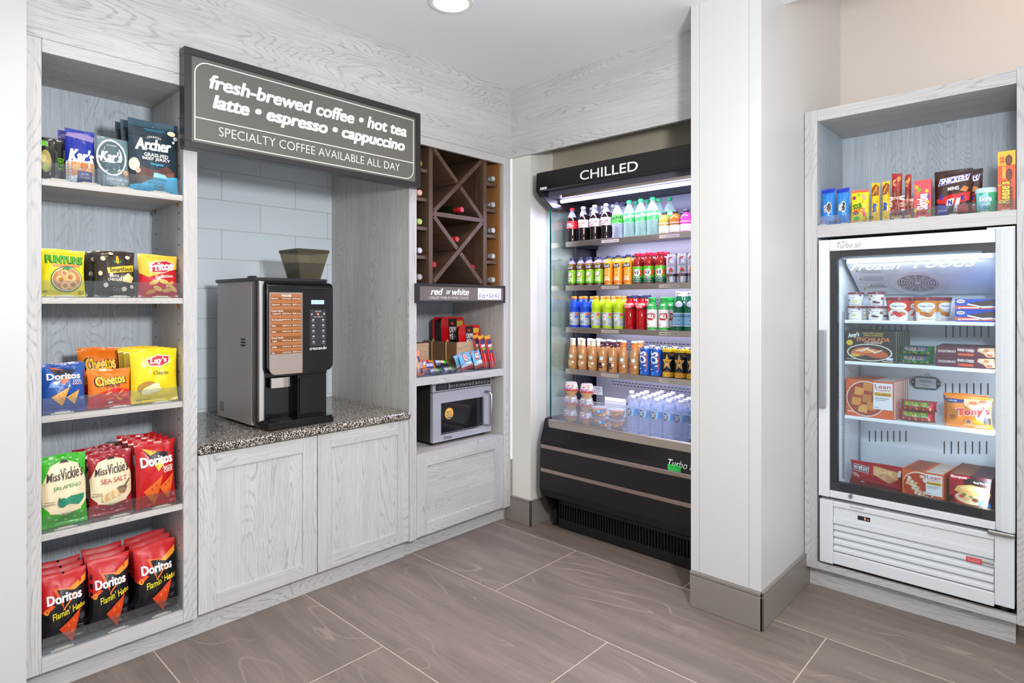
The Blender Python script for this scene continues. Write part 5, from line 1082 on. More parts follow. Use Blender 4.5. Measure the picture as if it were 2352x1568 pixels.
# ---- deck: snack cups, fruit cups, water
zd = DZ + .001
def hummus():
    tan, rd = M('d0a878', .4), M('c02430', .3)
    o = B().lathe([(.026, 0, tan), (.036, .02), (.041, .03, rd), (.045, .031), (.045, .036), (.041, .037)], tan, 24).build('snack_cup', smooth=40)
    q = B().lathe([(.041, .037), (.034, .075), (.028, .079)], clear('f4f0f4', .3, .08, 'dome'), 24); q.build('dome_lid', o, smooth=40)
    q = B().lathe([(.036, .038), (.031, .068), (.02, .07)], M('c9a070', .6, 0, 0, .8), 14); q.build('pretzels', o)
    q = B()
    def S(u, v, off): a = u / .04; r = .041 - .0072 * v / .038 + .0012 + off; return (r * math.sin(a), -r * math.cos(a), .039 + v)
    q.art([('R', -.9, .05, .15, .95, 'f2ecf4'), ('R', -.9, .05, .15, .35, '9a5aa8'), E(-.4, .62, .2, .18, 'c07a5a'), E(-.1, .7, .1, .12, 'd03a40'), ('R', .6, .1, 1.4, .9, 'eef0f4'), ('R', .7, .6, 1.3, .65, '9a9aa8'), ('R', .7, .4, 1.3, .45, '9a9aa8'), ('R', 1.0, .15, 1.3, .3, '4a4a55')], S, .036, .034, maxlen=.012)
    q.build('label', o); return o
hp_ = hummus(); first = True
for u, yy, nm in ((1311, 2.876, 'left'), (1346.5, 2.876, 'right')):
    x = AY(u, 960, yy)[0]
    for k, lv in enumerate(('bottom', 'middle', 'top')):
        o = hp_ if first else dup(hp_); first = False
        o.location = (x + .002 * k, yy, zd + .0795 * k); o.rotation_euler = (0, 0, .15 if k < 2 else .5); prop(o, 'red-rimmed pretzel and hummus cup, %s of the %s stack in the cooler' % (lv, nm), 'snack cup', 'stacked hummus cups')
def fruit():
    cp = clear('eef4ff', .12, .05, 'cup')
    o = B().lathe([(.028, 0), (.033, .005), (.043, .05), (.046, .051), (.046, .055), (.03, .058)], cp, 24).build('fruit_cup', smooth=40)
    q = B().lathe([(.0265, .003), (.032, .008), (.040, .046), (.03, .048)], M('d9762c', .15), 20)
    rnd = random.Random(5)
    q.build('fruit', o, smooth=60); q = B()
    for k in range(14):
        a = k * 2.4; r = .031 + .004 * (k % 3); z = .006 + (k * 7 % 5) * .007; x, y = r * math.cos(a), r * math.sin(a)
        q.box(x - .008, y - .008, z, x + .007, y + .006, z + .013, M(('f0b96a', 'e89a4a', 'f4d08c')[k % 3], .2))
    q.build('fruit_chunks', o, bevel=.003)
    q = B()
    def S(u, v, off): a = u / .044; r = .036 + .2 * v + .0075 + off; return (r * math.sin(a), -r * math.cos(a), .024 + v)
    q.art([('R', -.1, 0, .9, 1, '3aa0d8'), E(.2, .5, .16, .3, 'dff0fa')], S, .04, .022, maxlen=.01); q.build('label', o); return o
fc_ = fruit(); first = True
for u, yy, nm in ((1381, 2.874, 'left'), (1417, 2.874, 'right')):
    x = AY(u, 968, yy)[0]
    for k, lv in enumerate(('bottom', 'top')):
        o = fc_ if first else dup(fc_); first = False
        o.location = (x - .004 * k * (nm == 'left') * 3, yy, zd + .0585 * k); o.rotation_euler = (0, 0, .3 if nm == 'left' else 2.6); prop(o, 'clear cup of peach chunks, %s of the %s stack' % (lv, nm), 'fruit cup', 'stacked fruit cups')
wtr = vessel('water_bottle', 'water', .0312, .205, clear('f0f4ff', .15, .05, 'water'), ('eef0fb', .93, 1, .47), [(.48, .655, '9fd0ee', [P([(.6, 0), (1, 0), (1, 1), (.66, 1)], '2a8ad0'), E(.34, .5, .17, .56, '141a33'), T('PURE', .34, .7, .24, .24, 'ffffff', b=.04), T('LIFE', .34, .38, .22, .24, 'ffffff', b=.04), R(.28, .1, .4, .16, '5fb04a')])])
WX = [AY(u, 960, 2.862)[0] for u in (1454, 1481, 1508, 1537, 1565)]; first = True
rows_n = ['front', 'second', 'third', 'fourth', 'fifth']
for r in range(5):
    cols = range(0 if r < 2 else -1, 5) if r < 4 else (1, 2)
    if r == 3: cols = (0, 1, 2, 3)
    for c in cols:
        x = (WX[c] if c >= 0 else WX[0] - .068) - r * .012; y = 2.862 + r * .068
        if y > 3.22: continue
        o = wtr if first else dup(wtr); first = False
        o.location = (x, y, zd); o.rotation_euler = (0, 0, .25 + .1 * math.sin(r * 3 + c)); prop(o, 'clear water bottle with blue label in the cooler, %s row, %s from the left' % (rows_n[r], ORD[c - min(cols)]), 'water bottle', 'water bottles on the cooler deck')
row(plg, [1597], zd, 2.862, ['green sparkling water bottle on the cooler deck beside the pillar'], 'water bottle', 'green sparkling water bottles', first=False, rz=.2, vref=960)
# notices on the back of the cooler
o = base_at(B().art([R(0, 0, 1, 1, 'f2f2fa'), T('NEW', .5, .7, .4, .16, '3a3a48', b=.02), R(.15, .45, .85, .49, '8a8a98'), R(.15, .32, .8, .36, '8a8a98'), R(.15, .2, .6, .24, '8a8a98')], flat_y(3.252), .075, .055).build('notice'), (0, 3.252, 0))
x, z = AY(1362, 905, 3.25); o.location = (x, 3.252, z); prop(o, 'small white notice taped to the dark side of the cooler', 'notice')
o = base_at(B().box(0, .0005, 0, .15, .0025, .11, M('eaeaf4', .5)).art([R(.04, .78 - .09 * k, .9 - .1 * (k % 3), .8 - .09 * k, '9a9ab0') for k in range(7)], flat_y(.0005), .15, .11).build('notice'), (0, 0, 0))
x, z = AY(1389, 950, 3.06); o.location = (x, 3.06, zd + .03); prop(o, 'white information card standing on the deck behind the fruit cups', 'notice')
# ================================================================ snack shelf of the tall cabinet
zs = .958
def crate(y0, y1, x0, x1, h, label, price=None, handles=True):
    dk, lt = wood(0, '8a6a4c', '4a3524', '745740', 22, 'crate_dark'), wood(1, 'c9ab8c', '9a7c5e', 'b99a7a', 22, 'crate_light')  # one wood: shade on the sides, light on the front put into the colours
    t = thing('wooden_crate', ((x0 + x1) / 2, (y0 + y1) / 2, zs), label, 'crate')
    th = .009
    bx(x0, y0, zs, x1 - th, y0 + th, zs + h, dk).build('side_board', t, bevel=.001); bx(x0, y1 - th, zs, x1 - th, y1, zs + h, dk).build('side_board', t, bevel=.001)
    f = bx(x1 - th, y0, zs, x1, y1, zs + h, lt).build('front_board', t, bevel=.001); bx(x0, y0 + th, zs, x0 + th, y1 - th, zs + h, lt).build('back_board', t, bevel=.001)
    bx(x0 + th, y0 + th, zs, x1 - th, y1 - th, zs + .008, dk).build('base_board', t)
    if handles:
        for k in (.3, .72):
            x = x1 - (x1 - x0) * k; B().tube([(x, y0 - .004, zs + h * .2), (x, y0 - .006, zs + h * .6), (x, y0 - .005, zs + h * .96), (x, y0 + .006, zs + h * 1.06), (x, y0 + .016, zs + h * .98)], .004, M('c9a25c', .7, 0, 0, .6), 8).build('rope_handle', t, smooth=60)
    if price: B().art([T(price, .74, .8, .34, .2, '4a3a2e')], flat_x(x1, y0, zs), y1 - y0, h).build('price', t)
    return t
yq, zq = AX(1050, 786, -2.71); CH = zq - zs; yq2 = 2.685
crate(yq, yq2, -3.03, -2.71, CH, 'wooden crate with rope handles holding red noodle trays', '6.00')
ya, yb = 2.03, AX(985, 800, -2.80)[0]
crate(ya, yb, -3.0, -2.80, CH, 'small wooden crate at the left of the snack shelf', None, False)
def noodle(u0, u1, vt, X, label, lean, roll=0.):
    (y0, zt) = AX(u0, vt, X); y1 = AX(u1, vt, X)[0]; w = y1 - y0; z0 = zs + .012; h = zt - z0
    b = B(); red = M('c4141c', .25)
    pr = rrect(-w / 2, 0, w / 2, h, .028, 6); b.prism(pr, 1, 0, .004, red); pr2 = rrect(-w / 2 + .012, .012, w / 2 - .012, h - .012, .026, 6); b.prism(pr2, 1, .004, .04, M('1a1718', .4))
    b.art([R(.3, .42, .66, .97, '161214'), T('CHOW', .48, .74, .3, .12, 'f4f0f0', b=.02), T('MEIN', .48, .6, .28, .12, 'f4f0f0', b=.02), E(.46, .87, .07, .03, 'd8343a'), P([(.66, .8), (.9, .8), (.94, .92), (.66, .92)], 'd8a83a'), P([(.8, .45), (.9, .45), (.92, .7), (.84, .78), (.78, .66)], 'c8882a'), R(.3, .36, .72, .44, '6a2a9a'), P([(.3, .08), (.5, .05), (.52, .28), (.28, .28)], 'd9cfe6'), P([(.56, .08), (.72, .06), (.74, .32), (.56, .32)], '8a5a2a'), R(.02, .0, .98, .02, '8a0c12')], lambda u, v, o: (-w / 2 + u, -o, v), w, h)
    o = b.build('noodle_tray'); put(o, (X - .005, (y0 + y1) / 2, z0), label, 'noodle tray', 'noodle trays in the crate', LRZ, lean, roll); return o
Xn = -2.71
while AX(1018, 800, Xn)[0] < yq + .012: Xn -= .002
o = noodle(1018, 1072, 729, Xn + .05, 'taller red noodle tray leaning in the wooden crate', .06); o.location.x = Xn; o.location.y += max(0, yq + .011 - bounds(o)[1][0])
settle(dup(o, (o.location.x - .075, o.location.y, o.location.z), 'noodle tray with its black back showing behind the tall red one', rot=(.02, 0, LRZ + PI)), zs + .012, (-3.015, o.location.x - .055), (yq + .01, 2.67))
noodle(1058, 1108, 747, -2.735, 'lower red noodle tray beside the red meat sticks', .06)
def bar(name, u0, u1, vt, vb, X, col, art, label, cat, group, lean=.3, roll=0., turn=0., T_=.018, z=None, seed=1, kind='pillow'):
    ya, yb = AX(u0, 800, X)[0], AX(u1, 800, X)[0]; zb = AX((u0 + u1) / 2, vb, X)[1] if z is None else z; zt = AX((u0 + u1) / 2, vt, X)[1]
    o = bag(name, yb - ya, max(.03, zt - zb), T_, col, art, seed, kind); return settle(put(o, (X, (ya + yb) / 2, max(zb, zs + .002)), label, cat, group, LRZ + turn, lean, roll), max(zb, zs + .001), (-2.95, -2.605), (2.018, 2.689))
CLIF = [R(0, 0, 1, .18, 'c8503a'), P([(0, .18), (1, .18), (1, .36), (.5, .42), (0, .3)], 'dfe6ea'), R(.3, .5, .62, .95, 'd02a2a'), T('CLIF', .46, .72, .38, .24, 'ffffff', b=.04, r=-90), R(.7, .6, .95, .64, 'd9eef6')]
for k, (u0, u1, vt, X, nm, t_) in enumerate(((1060, 1088, 814, -2.637, 'front', .1), (1049, 1078, 815, -2.668, 'second', .1), (1090, 1112, 807, -2.65, 'right-hand front', .1), (1080, 1100, 808, -2.681, 'right-hand back', .1))):
    bar('energy_bar', u0, u1, vt, 852 - k * 2, X, '6fb6dc', CLIF, 'pale blue energy bar with red badge, %s one on the snack shelf' % nm, 'energy bar', 'pale blue energy bars', .16, -.2, t_, z=zs + .004, seed=30 + k, T_=.013)
STICK = [R(0, .9, 1, 1, 'd8a030'), E(.5, .8, .4, .08, '3a3a6a'), R(.2, .55, .8, .62, '6fb04a'), R(.15, .64, .85, .72, 'd9cfd6'), R(.3, .05, .42, .5, 'e88a9a'), R(.2, .45, .8, .53, '4a4a7a')]
for k, (u0, u1, vt, X, r, nm) in enumerate(((1100, 1113, 768, -2.68, -.17, 'leftmost'), (1112, 1125, 770, -2.645, -.17, 'middle'), (1127, 1140, 770, -2.63, -.17, 'rightmost'))):
    bar('meat_stick', u0, u1, vt, 850, X, 'c81e26', STICK, 'red meat stick in clear wrap, %s of three at the shelf right' % nm, 'meat stick', 'red meat sticks', .12, r, 0, .016, z=zs + .003, seed=40 + k)
KIND = [P([(0, .0), (.3, 0), (.3, 1), (0, 1)], '3a4a7a'), R(.3, .3, .62, .75, 'c9b48a'), P([(.62, .2), (.8, .4), (.75, .8), (.6, .9)], '52b42a'), T('KIND', .17, .55, .24, .4, 'e8e8ee', b=.03), E(.45, .5, .08, .2, 'e8d8b0'), E(.9, .5, .07, .3, '52b42a')]
rnd = random.Random(3)
for k, (u0, u1, vb, X, r, nm) in enumerate(((985, 1013, 838, -2.685, .0, 'back left'), (1017, 1045, 842, -2.68, .0, 'back right'), (1000, 1034, 850, -2.657, .1, 'topmost'), (1021, 1049, 858, -2.632, .0, 'front right'), (989, 1018, 862, -2.63, .0, 'front left'))):
    ya, yb = AX(u0, 800, X)[0], AX(u1, 800, X)[0]
    o = bag('nut_bar', yb - ya, .042, .02, '1c1d24', KIND, 50 + k); settle(put(o, (X, (ya + yb) / 2, zs + .004), 'dark nut bar with green dots, %s in the heap on the snack shelf' % nm, 'nut bar', 'dark nut bars', LRZ + .1, .7, r), zs + .001 + (.001, .001, .036, .001, .001)[k], (-2.95, -2.605), (2.018, 2.689))
o = bar('nut_bar', 967, 1002, 826, 850, -2.66, 'e28a1e', [R(.3, .1, .85, .7, '2a2f86'), T('ZINGER', .57, .4, .5, .3, 'f0e6f6', b=.03), R(0, .7, .6, 1, 'b01c2c')], 'orange and purple snack bar lying beside the dark nut bars', 'snack bar', None, .5, 0, 0, z=zs + .03, seed=60)
WAFER = [R(0, .86, 1, 1, 'f08a6a'), T('CHOCOLATE', .62, .45, .2, .7, 'e8e8f6', b=.03, r=-90), R(.5, .05, .75, .85, '2a3f86'), T('ALMOND JOY', .62, .45, .7, .16, 'f4f0f6', b=.02, r=-90), R(.1, .1, .45, .8, 'd9a878')]
for k, (u0, u1, vt, X, r, nm) in enumerate(((960, 975, 806, -2.645, -.2, 'front'), (950, 966, 812, -2.615, -.2, 'nearest'))):
    bar('snack_bar', u0, u1, vt, 868, X, 'e2702a', WAFER, 'orange snack bar standing at the shelf left, %s one' % nm, 'snack bar', None, .12, r, 0, .018, z=zs + .003, seed=64 + k)
t = thing('display_tray', (-2.78, 2.35, zs - .0005), 'long clear tray lip along the front of the snack shelf', 'shelf tray')
bx(-2.6035, 2.02, zs - .0005, -2.6015, 2.685, zs + .05, cl).build('front_lip', t); bx(-2.70, 2.02, zs - .0008, -2.6035, 2.685, zs + .0008, cl).build('tray_base', t)

# ================================================================ candy shelf above the freezer
zc_ = 1.7295
def cput(name, u0, u1, vt, Y, col, art, label, cat, group=None, T_=.03, kind='pillow', seed=1, lean=.05, turn=0., vb=None, z=zc_, lx=None):
    xa, xb = AY(u0, 480, Y)[0], AY(u1, 480, Y)[0]; h = AY((u0 + u1) / 2, vt, Y)[1] - z
    o = bag(name, xb - xa, h, T_, col, art, seed, kind); return settle(put(o, ((xa + xb) / 2, Y + T_ * .3, z + .0025), label, cat, group, turn, lean), z + .0018, (-.8925, -.1725), (3.1085, 3.48))
OREO = ('2f86dc', [R(0, .88, 1, 1, '1f3fc0'), E(.62, .47, .2, .16, 'f2f4f8'), E(.64, .47, .15, .13, '2a2630'), T('OREO', .36, .42, .3, .3, '16306a', b=.06, r=90), T('OREO', .36, .42, .28, .28, 'ffffff', b=.03, r=90), P([(.1, .08), (.3, .06), (.14, .18)], 'e86a6a'), E(.6, .26, .08, .03, '8fc0f0')])
OREO[1][3] = T('OREO', .36, .45, .62, .085, '16306a', b=.07, r=90); OREO[1][4] = T('OREO', .36, .45, .6, .075, 'ffffff', b=.04, r=90)
for i, (u0, u1, vt) in enumerate(((1883, 1914, 434), (1919, 1949, 432))): cput('cookie_pack', u0, u1, vt, 3.125, *OREO, 'blue cookie pack, %s of two at the left of the candy shelf' % ('first', 'second')[i], 'cookie pack', 'cookie packs', .035, seed=70 + i)
cput('candy_bag', 1953, 1995, 436, 3.13, 'f2e01c', [R(0, .92, 1, 1, 'f0705a'), T('SOUR', .4, .5, .5, .15, '2a7a1a', b=.04, r=12), T('PATCH', .52, .36, .6, .14, 'd8581c', b=.04, r=10), T('KIDS', .3, .3, .3, .1, '6a3a8a', b=.03, r=10), E(.2, .76, .1, .06, 'b02a6a'), E(.45, .84, .1, .05, '8fd02a'), E(.75, .76, .07, .1, 'f0a0a0', 30), E(.7, .62, .06, .05, 'f0b02a'), E(.8, .25, .1, .08, 'e8562a'), E(.35, .14, .16, .06, '5ac02a'), R(0, 0, 1, .06, 'f0a07a')], 'yellow sour candy bag beside the blue cookie packs', 'candy bag', None, .03, seed=72)
BUT = ('f2c61c', [P([(.05, .66), (.9, .66), (.95, .9), (.5, .97), (.1, .86)], '8a4a1c'), P([(.1, .7), (.6, .92), (.8, .9), (.3, .68)], 'e89a2a'), T('Butterfinger', .48, .34, .6, .26, '1f5ac0', b=.03, s=.2, r=90), E(.8, .5, .08, .03, 'e8982a'), E(.75, .2, .08, .03, 'e8982a')])
BUT[1][2] = T('Butterfinger', .46, .36, 1.15, .13, '1f5ac0', b=.035, s=.2, r=90)
for i, (u0, u1, vt) in enumerate(((2000, 2020, 420), (2025, 2043, 416))): cput('candy_bar', u0, u1, vt, 3.135, *BUT, 'yellow candy bar with blue lettering, %s of two' % ('left', 'right')[i], 'candy bar', 'yellow candy bars', .026, seed=73 + i, lean=.03)
TWX = ('8a3a2a', [R(0, .62, 1, 1, 'a8242a'), E(.4, .8, .3, .08, 'e0a060'), E(.7, .88, .2, .06, 'd8904a'), T('TWIX', .5, .34, 1.75, .27, 'f6e6d8', b=.06, r=90), T('TWIX', .5, .34, 1.7, .24, 'c81c2a', b=.03, r=90), R(0, .04, 1, .1, 'd9b080')])
for i, (u0, u1, vt, Y) in enumerate(((2047, 2071, 398, 3.135), (2077, 2092, 401, 3.14))): cput('candy_bar', u0, u1, vt, Y, *TWX, 'tall red caramel candy bar, %s of the pair' % ('left', 'right')[i], 'candy bar', 'red candy bars', .026, seed=75 + i, lean=.03)
xa, xb = AY(2100, 480, 3.125)[0], AY(2139, 480, 3.125)[0]; h = AY(2118, 415, 3.125)[1] - zc_
o = carton('candy_box', xb - xa, .028, h, 'e2535a', [T('Skittles', .48, .42, 1.15, .27, 'b02a34', b=.06, r=90), T('Skittles', .48, .42, 1.1, .24, 'fdf6f6', b=.035, r=90), E(.15, .82, .12, .06, 'f0b02a'), E(.3, .74, .1, .05, '6ac02a'), E(.2, .66, .1, .05, 'e8803a'), E(.75, .7, .1, .05, 'f0c83a'), E(.85, .55, .1, .05, '7a4ab0'), E(.8, .4, .1, .05, 'f0a83a'), E(.1, .2, .12, .06, 'f0c02a'), E(.88, .15, .1, .05, '5ab03a')])
put(o, ((xa + xb) / 2, 3.122, zc_ + .0025), 'pinkish red fruit candy box in the middle of the candy shelf', 'candy box')
SNK = ('3a1c16', [R(0, .93, 1, 1, '2a1410'), P([(.1, .66), (.9, .74), (.94, .88), (.16, .82)], 'e8e4ee'), P([(.12, .67), (.88, .75), (.92, .87), (.18, .81)], '2a2a9a'), T('SNICKERS', .53, .775, .72, .12, 'ffffff', b=.04, s=.25, r=4), T('MINIS', .52, .58, .3, .08, 'f4eee8', b=.03, r=3), P([(.68, .52), (.8, .62), (.92, .58), (.86, .48)], 'c8803a'), P([(.06, .36), (.4, .44), (.95, .48), (.95, .3), (.5, .2), (.08, .28)], 'd01c24'), T('S', .2, .4, .1, .1, '2a2a9a', b=.06), P([(.34, .2), (.5, .2), (.56, .36), (.36, .34)], 'f0eef4'), T('N', .44, .27, .1, .1, '2a2a9a', b=.06), P([(.52, .06), (.64, .06), (.72, .36), (.62, .36)], 'dfe2ea'), T('K', .78, .36, .09, .1, '2a2a9a', b=.06), P([(.08, .0), (.4, .0), (.4, .18), (.1, .26)], '3a3a9a'), T('SHARING SIZE', .24, .1, .26, .04, 'd8d8ee', b=.01), R(.64, .04, .92, .2, 'b01820')])
o = cput('candy_bag', 2144, 2233, 389, 3.125, *SNK, 'dark brown bag of mini chocolate bars, front of two', 'candy bag', None, .05, 'pouch', 77, .06)
dup(o, (o.location.x + .03, o.location.y + .05, o.location.z), 'dark brown chocolate bag peeping out behind the front one', rot=(-.03, 0, -.1))
xa, xb = AY(2237, 480, 3.125)[0], AY(2290, 480, 3.125)[0]; h = AY(2263, 432, 3.125)[1] - zc_; r = (xb - xa) / 2
gm = B().lathe([(r * .78, 0, M('4fc08a', .25)), (r * .84, .004), (r * .98, h * .78), (r * .98, h * .8, M('c9ecf4', .25)), (r, h * .82), (r, h * .95), (r * .9, h)], M('4fc08a', .25), 28, 0, 0, .75)
S = lambda u, v, o: ((r * (.86 + .14 * v / h) + .001 + o) * math.sin((u / (2 * r) - .5) * 1.9), -.75 * (r * (.86 + .14 * v / h) + .001 + o) * math.cos((u / (2 * r) - .5) * 1.9), v)
gm.art([P([(0, .1), (.6, .1), (.8, .5), (.5, .78), (0, .78)], '8fd8ea'), T('Extra', .5, .55, .66, .22, '2a6a9a', b=.06, s=.15), T('Extra', .5, .55, .63, .2, 'ffffff', b=.03, s=.15), T('Mint Mix', .52, .33, .5, .09, 'eefaf4', b=.02), E(.3, .74, .1, .04, '4ab06a'), E(.7, .72, .1, .04, '4ab06a')], S, 2 * r, h, maxlen=.015)
o = gm.build('gum_tub', smooth=50); put(o, ((xa + xb) / 2, 3.122 + r * .75, zc_ + .0025), 'pale blue and green mint gum tub on the candy shelf', 'gum tub')
xa, xb = AY(2292, 480, 3.12)[0], AY(2333, 480, 3.12)[0]; h = AY(2312, 348, 3.12)[1] - zc_
o = carton('candy_box', xb - xa, .03, h, 'e8561c', [R(0, .76, 1, 1, 'f2c02a'), R(.1, .78, .4, .92, 'e8902a'), T('KING', .25, .88, .22, .03, 'b03a1c', b=.03), T('SIZE', .25, .83, .2, .03, 'b03a1c', b=.03), E(.62, .84, .2, .09, '5a2a1c'), E(.62, .84, .14, .06, '7a4028'), P([(.25, .54), (.45, .54), (.45, .74), (.25, .74)], 'e8a83a'), E(.64, .6, .18, .1, '5a2a1c'), E(.64, .6, .13, .07, '6f3a26'), T("Reese's", .34, .3, 1.62, .17, '5a2410', b=.07, r=90, s=.15), T("Reese's", .34, .3, 1.58, .15, 'f6d02a', b=.03, r=90, s=.15), T('PEANUT BUTTER CUPS', .78, .26, 1.1, .035, '4a2010', b=.02, r=90)])
put(o, ((xa + xb) / 2, 3.118, zc_ + .0025), 'tall orange peanut butter cup box at the right end of the candy shelf', 'candy box')
t = thing('display_tray', (-.53, 3.25, zc_), 'clear tray with price-marked lip along the candy shelf', 'shelf tray')
bx(-.893, 3.0955, zc_ - .004 + .0045, -.172, 3.0975, zc_ + .044, cl).build('front_lip', t); bx(-.893, 3.098, zc_ + .0003, -.172, 3.49, zc_ + .0015, cl).build('tray_base', t)
b = None
for txt, u, v in (('5.00', 1914, 510), ('5.00', 1997, 500), ('6.00', 2065, 492), ('5.00', 2116, 488), ('7.00', 2185, 482), ('5.00', 2260, 477), ('7.00', 2315, 471)):
    x, z = AY(u, v, 3.0955); B().art([T(txt, 0, 0, .034, .015, '2a2a30', b=.004)], flat_y(3.0952, x, z), 1, 1).build('price', t)
for u in (1890, 1940, 1975, 2035, 2062, 2118, 2190, 2262, 2310):
    x = AY(u, 505, 3.105)[0]; B().box(x - .014, 3.099, zc_ + .0015, x + .014, 3.1075, zc_ + .0055, CRM).build('pusher', t)

# ================================================================ frozen food
g1, g2, g3 = GZ; gf = IZ0; FY = 3.17
def fput(o, u0, u1, Y, z, label, cat, group=None, **k):
    x = (AY(u0, 800, Y)[0] + AY(u1, 800, Y)[0]) / 2; return settle(put(o, (x, Y, z), label, cat, group, **k), z, (IX0 + .0125, IX1 - .001), (3.1615, 3.46))
def wpx(u0, u1, Y): return AY(u1, 800, Y)[0] - AY(u0, 800, Y)[0]
def tub(R0, R1, H, art, wrapc, label_=None):
    lid = M('74172a', .3)
    o = B().lathe([(R0, 0), (R0 + .0005, .001), (R1, H * .86)], M(wrapc, .4), 28).build('ice_cream_tub', smooth=40)
    B().lathe([(R1 + .001, H * .86, lid), (R1 + .0035, H * .865), (R1 + .003, H * .99), (R1 + .001, H)], lid, 28).build('lid', o, smooth=40)
    q = B(); Wd = PI * R1
    def S(u, v, off): a = (u / Wd - .5) * PI; r = R0 + (R1 - R0) * v / (H * .86) + .0008 + off; return (r * math.sin(a), -r * math.cos(a), v)
    q.art(art, S, Wd, H * .86, maxlen=R1 * .35); q.build('label', o, smooth=60); return o
def hd(flav, fc, blob, top=None):
    a = []
    if top: a += [P([(0, 1), (0, .5), (.15, .42), (.3, .55), (.7, .55), (.85, .42), (1, .5), (1, 1)], top)]
    a += [E(.5, .72, .26, .2, 'c9a040'), E(.5, .72, .25, .185, 'fbf8f6'), T('Häagen-Dazs', .5, .72, .38, .13, '5a1a28', b=.012)] + blob
    return a + [T(flav, .5, .1, .34, .08, fc, b=.008)]
straw = [E(.42, .38, .1, .1, 'd8382e'), E(.54, .3, .12, .12, 'c82a26'), E(.66, .34, .08, .08, 'e0604a'), E(.3, .28, .05, .05, 'd8382e'), E(.6, .42, .06, .03, '6a9a3a')]
dulce = [E(.42, .36, .12, .1, 'c8782a'), E(.56, .3, .13, .11, 'b9641c'), E(.66, .4, .08, .08, 'd89038'), E(.3, .48, .08, .07, 'e8a040'), E(.72, .52, .08, .07, 'e8a040')]
rS = wpx(1946, 1985, FY + .04) / 2 - .001; hS = AY(1965, 703.5, FY)[1] - g1
van = tub(rS * .82, rS - .003, hS, hd('vanilla', '8a7a5a', [E(.72, .9, .06, .08, '5a4aa8'), E(.2, .5, .06, .08, '4a4aa8'), E(.48, .36, .1, .06, 'e8d86a'), E(.55, .42, .06, .04, 'e0cf5a')]), 'eceae8')
cho = tub(rS * .82, rS - .003, hS, hd('chocolate', '8a6a5a', [E(.2, .6, .09, .12, '9a6a48'), E(.8, .62, .09, .12, '8a5a3a'), E(.46, .34, .1, .09, '4a2a1e'), E(.58, .3, .1, .08, '5a3424'), E(.3, .85, .08, .08, 'a87a52')]), 'eceae8')
GI = 'small ice cream tubs'
for o, u, nm in ((van, 1965, 'vanilla'), (cho, 2012, 'chocolate')):
    x = AY(u, 700, FY + rS)[0]
    o.location = (x, FY + rS, g1 + .0008); prop(o, 'small white %s ice cream tub, lower of the stacked pair' % nm, 'ice cream tub', GI)
    dup(o, (x + .002, FY + rS, g1 + .0016 + hS), 'small white %s ice cream tub, upper of the stacked pair' % nm, rz=.1)
    dup(o, (x + .012, FY + rS * 3 + .01, g1 + .0008), 'small %s ice cream tub standing behind the stacked pair' % nm, rz=.6)
rB = wpx(2034, 2094, FY + .05) / 2 - .004; hB = AY(2064, 683, FY + .05)[1] - g1
st = tub(rB * .78, rB, hB, hd('strawberry', 'c84a4a', straw, 'd8382e'), 'f4eeee'); du = tub(rB * .78, rB, hB, hd('dulce de leche', 'c87a3a', dulce, 'e0882a'), 'f4efe8')
for o, u, nm in ((st, 2064, 'strawberry'), (du, 2128, 'caramel')):
    x = AY(u, 700, FY + rB)[0]; o.location = (x, FY + rB, g1 + .0008); o.rotation_euler = (0, 0, .12); prop(o, 'large %s ice cream tub with dark red lid, front row' % nm, 'ice cream tub', 'large ice cream tubs')
    dup(o, (x + .03, FY + rB * 3 + .012, g1 + .0008), 'large ice cream tub behind the %s one, turned to its side text' % nm, rz=.9)
SAND = [P([(0, 0), (1, 0), (1, .34), (0, .42)], 'e2542a'), R(0, 0, 1, .12, '2a4ab0'), E(.14, .8, .1, .16, 'dfe8f4'), R(.08, .76, .2, .84, 'd03a3a'), P([(.3, .62), (.8, .92), (.98, .86), (.86, .4), (.62, .36)], '4a2f26'), P([(.3, .62), (.62, .36), (.66, .2), (.28, .5)], 'f4f0e8'), P([(.62, .36), (.86, .4), (.9, .26), (.66, .2)], 'efe8dc'), E(.94, .3, .05, .08, 'f4ecd0'), R(.16, .18, .56, .28, 'f4e0d4'), R(.08, .14, .14, .28, 'f2f2f4')]
wS, hS2 = wpx(2193, 2294, 3.18), AY(2240, 710, 3.18)[1] - AY(2240, 736, 3.18)[1]
sb = carton('ice_cream_box', wS, .16, hS2, '2446b8', SAND, [R(.1, .1, .9, .9, '2f54c8')])
fput(sb, 2193, 2294, 3.18, g1 + .001, 'blue and orange ice cream sandwich box, lower of two', 'frozen food box', 'ice cream sandwich boxes'); dup(sb, (sb.location.x, 3.183, g1 + .002 + hS2), 'blue and orange ice cream sandwich box, upper of two', rz=.02)
